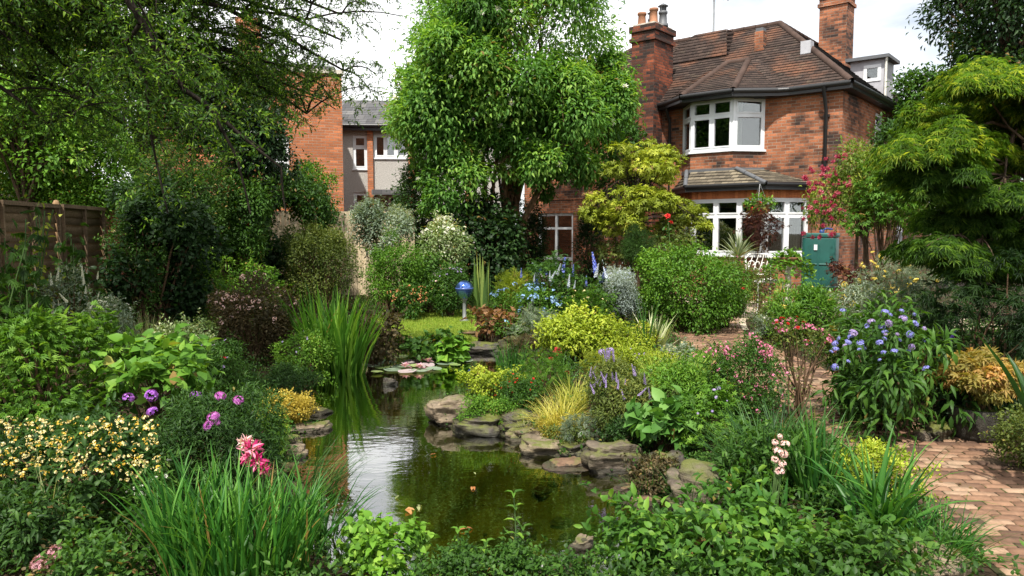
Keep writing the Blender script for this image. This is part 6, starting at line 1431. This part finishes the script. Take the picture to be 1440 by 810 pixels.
pads = [(525, 513, .17, 0), (545, 509, .16, 0), (562, 515, .18, 0), (580, 508, .17, 2), (597, 514, .18, 2), (612, 506, .17, 0), (627, 512, .16, 0), (642, 504, .17, 0), (655, 508, .13, 0), (552, 521, .15, 0), (573, 523, .16, 2), (592, 522, .15, 0), (538, 518, .13, 1), (610, 520, .14, 0),
        (565, 503, .15, 1), (600, 501, .14, 2), (632, 499, .14, 1), (520, 505, .12, 1), (585, 516, .12, 1), (640, 515, .10, 1), (576, 512, .10, 2), (530, 525, .10, 1)]
rgp = np.random.default_rng(8); pms = {}
for k, (x, y, r, c) in enumerate(pads):
    key = (k % 4, c)
    if key not in pms: pms[key] = pad_mesh(k).mesh('lily_pad', pm_[c], True)
    p = G(x, y, WZ + .004); o = bpy.data.objects.new('lily_pad', pms[key]); COL.objects.link(o); o.location = (p[0], p[1], WZ + .004 + .0012 * k); o.scale = (r * .78, r * .78, r * .8); o.rotation_euler = (rgp.normal(0, .02), rgp.normal(0, .02), rgp.uniform(0, 6.28))
    tag(o, ('pale grey-green round lily pad with painted sky sheen at the far end of the pond', 'darker green lily pad among the pale ones on the pond', 'pinkish lily pad in the raft on the far end of the pond')[c], 'lily pad', 'lily pads on the pond')
for k, (x, y) in enumerate([(583, 503), (602, 509), (570, 517), (590, 518)]):
    p = G(x, y, WZ + .03); o = thing('water_lily', 'small pink water lily bloom among the lily pads', 'water lily', p, 0, 'water lily blooms'); flower_mesh('lily', .15, k).build('petals', petal((.45, .2, .3), (.62, .38, .48), (.75, .6, .66)), o); mb = MB(); mb.lathe([(0, .02), (.02, .03), (.012, .05), (0, .055)], (0, 0, 0), 8); mb.build('stamen', P_YEL, o)
for k, (x, y, s) in enumerate([(570, 718, .045), (588, 714, .03), (665, 686, .028), (666, 666, .018), (655, 745, .03), (560, 700, .022), (610, 640, .02)]):
    p = G(x, y, WZ + .004); mb = MB(); rg = np.random.default_rng(k); n = 2; put_leaves(mb, np.zeros((n, 3)), np.column_stack([rg.normal(size=(n, 2)), np.zeros(n)]), np.tile((0, 0, 1.), (n, 1)), s * 1.6, s, 'oval', rg.random(n))
    o = mb.build('fallen_leaf', [LRUST, BPALE][k % 2], None, False, (p[0], p[1], WZ + .012)); tag(o, 'small fallen leaf floating on the dark water', 'leaf', 'fallen leaves on the water')
# gazing globe
p = A(653, 407, 13.6); g_ = gh(p[0], 13.6); o = thing('gazing_globe', 'shiny blue globe on a grey post at the edge of the lawn', 'garden globe', (p[0], 13.6, g_)); zc = p[2] - g_
m, t, o2 = newmat('blue_mirror'); princ(t, o2, (.10, .19, .52), .08, .6, .85)
mb = MB(); a = np.linspace(-math.pi / 2, math.pi / 2, 22); mb.lathe([(max(.0005, .165 * math.cos(q) * (1 if q > 0 else (1 - .12 * math.sin(-q)))), zc + .165 * math.sin(q) * (1 if q > 0 else 1.12)) for q in a], (0, 0, 0), 36); mb.build('globe', m, o, True)
mb = MB(); mb.lathe([(.166, zc + .035), (.171, zc + .028), (.171, zc + .012), (.166, zc + .005)], (0, 0, 0), 36); mb.build('ring', mat_plain('blue_ring', (.06, .10, .30), .3, .5), o, True)
mb = MB(); mb.lathe([(0, 0), (.09, 0), (.09, .03), (.035, .05), (.033, zc - .24), (.05, zc - .2), (.075, zc - .15), (.03, zc - .15)], (0, 0, 0), 16); mb.build('post', mat_plain('grey_post', (.16, .17, .17), .5, .4), o, True)
# water tank
tank_y = 16.7; p = A(1152, 405, tank_y); o = thing('water_tank', 'dark green plastic water tank standing by the house corner', 'water tank', (p[0], tank_y, 0), R(-32))
gm = mat_plain('green_plastic', (.014, .085, .072), .42, .45, var=.2, nscale=3)
def rbox(mb, x, y, z0, z1, r, n=6):
    a = np.linspace(0, math.pi / 2, n); out_ = []
    for cx, cy_, s in ((x - r, y - r, 0), (-x + r, y - r, 1), (-x + r, -y + r, 2), (x - r, -y + r, 3)):
        for q in a + s * math.pi / 2: out_.append((cx + r * math.cos(q), cy_ + r * math.sin(q)))
    out_ = np.array(out_); k = len(out_)
    zs = [(z0, .985), (z0 + .02, 1), (z1 - .04, 1), (z1 - .012, .985), (z1, .95)]
    V = np.concatenate([np.column_stack([out_ * s, np.full(k, z)]) for z, s in zs]); i = np.arange(k); j = (i + 1) % k
    mb.add(V, [np.concatenate([np.stack([i + q * k, j + q * k, j + q * k + k, i + q * k + k], 1) for q in range(len(zs) - 1)]), (np.arange(k) + (len(zs) - 1) * k)[None]])
tb = MB(); rbox(tb, .36, .26, 0, 1.56, .09); tb.build('body', gm, o, True)
tb = MB(); rbox(tb, .375, .275, 1.565, 1.66, .1); tb.build('lid', gm, o, True)
tb = MB()
for z in (.45, .95): rbox(tb, .372, .272, z, z + .035, .095)
for x in (-.18, .0): tb.box((x - .02, -.275, .15), (x + .02, -.255, 1.4))
tb.build('rib', gm, o)
tb = MB(); tb.box((-.09, -.285, 1.28), (-.02, -.262, 1.40)); tb.build('plate', M['upvc'], o)
tb = MB(); tb.lathe([(.05, 1.66), (.06, 1.70), (.02, 1.74), (0, 1.74)], (.02, 0, 0), 12); tb.tube([(.02, 0, 1.72), (.12, .05, 1.76), (.2, .2, 1.74)], .02, 6); tb.build('filler_cap', mat_plain('blue_cap', (.03, .06, .22), .4, .5), o)
# white wrought-iron chair
cy2 = 14.9; p = A(1066, 405, cy2); o = thing('garden_chair', 'white wrought-iron garden chair with curled back on the patio', 'chair', (p[0], cy2, 0), R(12))
wm2 = M['white_paint']; z1, z0 = A(1066, 357, cy2)[2], A(1066, 386, cy2)[2]
bk = MB(); bk.tube([(-.27, 0, z0), (-.28, .02, z1 - .08), (-.20, .03, z1), (.20, .03, z1), (.28, .02, z1 - .08), (.27, 0, z0), (-.27, 0, z0)], .018, 8)
for cx in (-.13, .13, 0):
    tq = np.linspace(0, 5.5, 26); rr = .015 + .019 * tq; bk.tube(np.column_stack([cx + rr * np.cos(tq + cx * 9), np.full(26, .012), (z0 + z1) / 2 + rr * np.sin(tq + cx * 9)]), .011, 6)
for q in range(4): bk.tube([(-.26 + q * .13, .01, z0), (-.12 + q * .12, .012, z1 - .02)], .009, 5)
bk.build('backrest', wm2, o)
st_ = MB(); st_.tube([(-.27, 0, z0 - .1), (-.27, -.45, z0 - .12), (.27, -.45, z0 - .12), (.27, 0, z0 - .1), (-.27, 0, z0 - .1)], .016, 8)
for q in range(9): st_.tube([(-.24 + q * .06, 0, z0 - .105), (-.24 + q * .06, -.45, z0 - .115)], .008, 5)
st_.build('seat', wm2, o)
for sx in (-1, 1):
    for y_, zt in ((0, z0), (-.45, z0 - .12)):
        lg = MB(); lg.tube(qbez(np.array((sx * .27, y_, zt)), np.array((sx * .25, y_, zt * .5)), np.array((sx * .30, y_ * 1.05, 0)), 7), .015, 7); lg.build('leg', wm2, o)
# plant stand with trailing plant
sy = 14.4; p = A(1108, 405, sy); zt = A(1108, 366, sy)[2]; o = thing('plant_stand', 'slim pale stone pedestal on the patio holding a leafy pot plant', 'pedestal', (p[0], sy, 0))
mb = MB(); mb.box((-.19, -.19, 0), (.19, .19, .12)); mb.box((-.14, -.14, .12), (.14, .14, .2)); mb.build('plinth', M['concrete'], o)
mb = MB(); mb.lathe([(.11, .2), (.075, .26), (.062, .3), (.058, zt - .25), (.075, zt - .2), (.06, zt - .17), (.12, zt - .12), (.12, zt - .1), (0, zt - .1)], (0, 0, 0), 18); mb.build('column', M['concrete'], o, True)
pt = thing('trailing_pot_plant', 'bright green trailing plant in a bowl on the pale stone pedestal', 'pot plant', (p[0], sy, zt - .1)); mb = MB(); mb.lathe([(0, 0), (.1, 0), (.2, .14), (.21, .16), (.19, .16), (.17, .12), (0, .12)], (0, 0, 0), 18); mb.build('bowl', M['terracotta'], pt, True)
rg = np.random.default_rng(2); n = 520; a = rg.uniform(0, 6.28, n); r_ = rg.random(n) ** .6; P = np.stack([r_ * .50 * np.cos(a), r_ * .28 * np.sin(a), .22 - .38 * r_ ** 2 + rg.normal(0, .07, n)], 1); mb = MB(); foliage(mb, rg, P, nrm(P + (0, 0, .2)), rg.integers(0, 12, n), 12, 'heart', .085, .065, .4); mb.build('foliage', LB, pt)
# hanging basket at the bay window, cordyline in a pot
hy = 17.4; p = A(1068, 288, hy); o = thing('hanging_basket', 'hanging basket of green and red flowers at the ground-floor bay window', 'hanging basket', (p[0], hy, p[2])); mb = MB(); mb.lathe([(0, -.2), (.12, -.17), (.2, -.02), (.21, 0), (.18, 0), (0, -.03)], (0, 0, 0), 16); mb.build('basket', M['stem_brown'], o)
zz = 2.80 - p[2]; mb = MB()
for q in range(3): mb.tube([(.2 * math.cos(q * 2.1), .2 * math.sin(q * 2.1), 0), (0, 0, max(.25, zz))], .006, 4)
mb.build('chain', M['grey_metal'], o)
rg = np.random.default_rng(21); n = 420; d = rdirs(rg, n); P = d * np.array([.36, .3, .24]) * rg.uniform(.5, 1, n)[:, None] + (0, 0, .02); mb = MB(); foliage(mb, rg, P, d, rg.integers(0, 12, n), 12, 'oval', .09, .05, .35); mb.build('foliage', LB, o)
d2 = rdirs(rg, 9); d2[:, 1] = -np.abs(d2[:, 1]); heads(o, np.array(o.location) + d2 * np.array([.36, .3, .22]), d2, 'cluster', .09, P_RED, rg=rg)
py_ = 15.2; p = A(1037, 405, py_); tz = A(1037, 352, py_)[2]
o = thing('cordyline_pot', 'terracotta pot standing on the patio under the spiky palm', 'plant pot', (p[0], py_, 0)); mb = MB(); mb.lathe([(0, 0), (.16, 0), (.2, .32), (.22, .32), (.22, .40), (.19, .40), (.18, .34), (0, .34)], (0, 0, 0), 20); mb.build('bowl', M['terracotta'], o, True)
o = tuft('spiky_palm', 'fan of grey-green spiky leaves before the bay window', 'palm', 1037, py_, leaf((.10, .14, .07), (.24, .29, .17), (.42, .45, .30)), 70, .58, .032, (0, 1.3), (.1, .7), .03, z=tz - .12)
mb = MB(); mb.tube([(0, 0, -(tz - .12) + .34), (0, 0, .02)], [.05, .04], 8); mb.build('trunk', M['bark'], o)
# undergrowth: small leafy ground cover that nobody could count
def undergrowth(name, label, mat, n, lt, L, W, seed, hmax=.16):
    rg = np.random.default_rng(seed); P = np.stack([rg.uniform(-7.2, 8.0, n), 2.0 + 15.0 * rg.random(n) ** 1.3], 1)
    dl, dp, dw = line_dist(P, PATHL), poly_dist(P, POND), poly_dist(P, LAWN)
    ok = (dl > PW + .06 + .12 * rg.random(n)) & (dp > .10) & (dw > .05) & ~((P[:, 1] + P[:, 0] * .84 > 17.7) & (P[:, 0] > 2.6)) & (np.abs(P[:, 0]) < P[:, 1] * .8 + 1.2)
    P = P[ok]; z = hgt(P[:, 0], P[:, 1]); m_ = len(P); k = 8
    cc = np.repeat(np.column_stack([P, z]), k, 0); q = rg.normal(0, .055, (m_ * k, 3)); q[:, 2] = rg.uniform(.0, hmax, m_ * k) * np.repeat(rg.uniform(.3, 1, m_), k); cc = cc + q
    mb = MB(); foliage(mb, rg, cc, nrm(q + (0, 0, .05)), np.repeat(np.arange(m_), k), m_, lt, L, W, .0); tag(mb.build(name, mat), label, 'ground cover', None, 'stuff')
undergrowth('undergrowth', 'low mixed green ground cover between the plants', LM, 14000, 'diamond', .038, .022, 71, .26)
undergrowth('undergrowth', 'dark small-leaved ground cover filling the shaded beds', LD, 12000, 'oval', .036, .022, 72, .2)
undergrowth('undergrowth', 'yellowish moss and creeping leaves at the edge of beds', LOL, 3500, 'diamond', .03, .02, 73, .06)
rg = np.random.default_rng(70); n = 26000; lo, hi = LAWN.min(0), LAWN.max(0); P = np.column_stack([rg.uniform(lo[0], hi[0], n), rg.uniform(lo[1], hi[1], n)]); P = P[poly_dist(P, LAWN) < 0]; n = len(P)
mb = MB(); put_blades(mb, np.column_stack([P, hgt(P[:, 0], P[:, 1]) + .01]), rg.uniform(0, 6.28, n), rg.uniform(.025, .05, n), .006, rg.uniform(0, .5, n), rg.uniform(.2, 1, n), rg.random(n), 2); tag(mb.build('grass', leaf((.10, .19, .02), (.24, .34, .04), (.38, .44, .07))), 'short bright lawn grass by the blue globe', 'grass', None, 'stuff')

# litter blown on to the path
rg = np.random.default_rng(91); n = 420; s_ = rg.uniform(1.5, seg[-1], n); c_, d_ = path_at(s_); o_f = rg.choice((-1, 1), n) * PW * (1 - .8 * rg.random(n) ** 1.8); P = np.column_stack([c_ + np.stack([d_[:, 1], -d_[:, 0]], 1) * o_f[:, None], np.full(n, .021)])
mb = MB(); a = rg.uniform(0, 6.28, n); put_leaves(mb, P, np.column_stack([np.cos(a), np.sin(a), rg.uniform(.0, .25, n)]), nrm(np.array([0, 0, 1.0]) + rg.normal(0, .15, (n, 3))), rg.uniform(.015, .045, n), rg.uniform(.008, .022, n), 'oval', rg.random(n))
tag(mb.build('fallen_leaves', leaf((.09, .06, .025), (.22, .15, .06), (.36, .30, .12))), 'small dry leaves and petals scattered on the brick path', 'leaf litter', None, 'stuff')
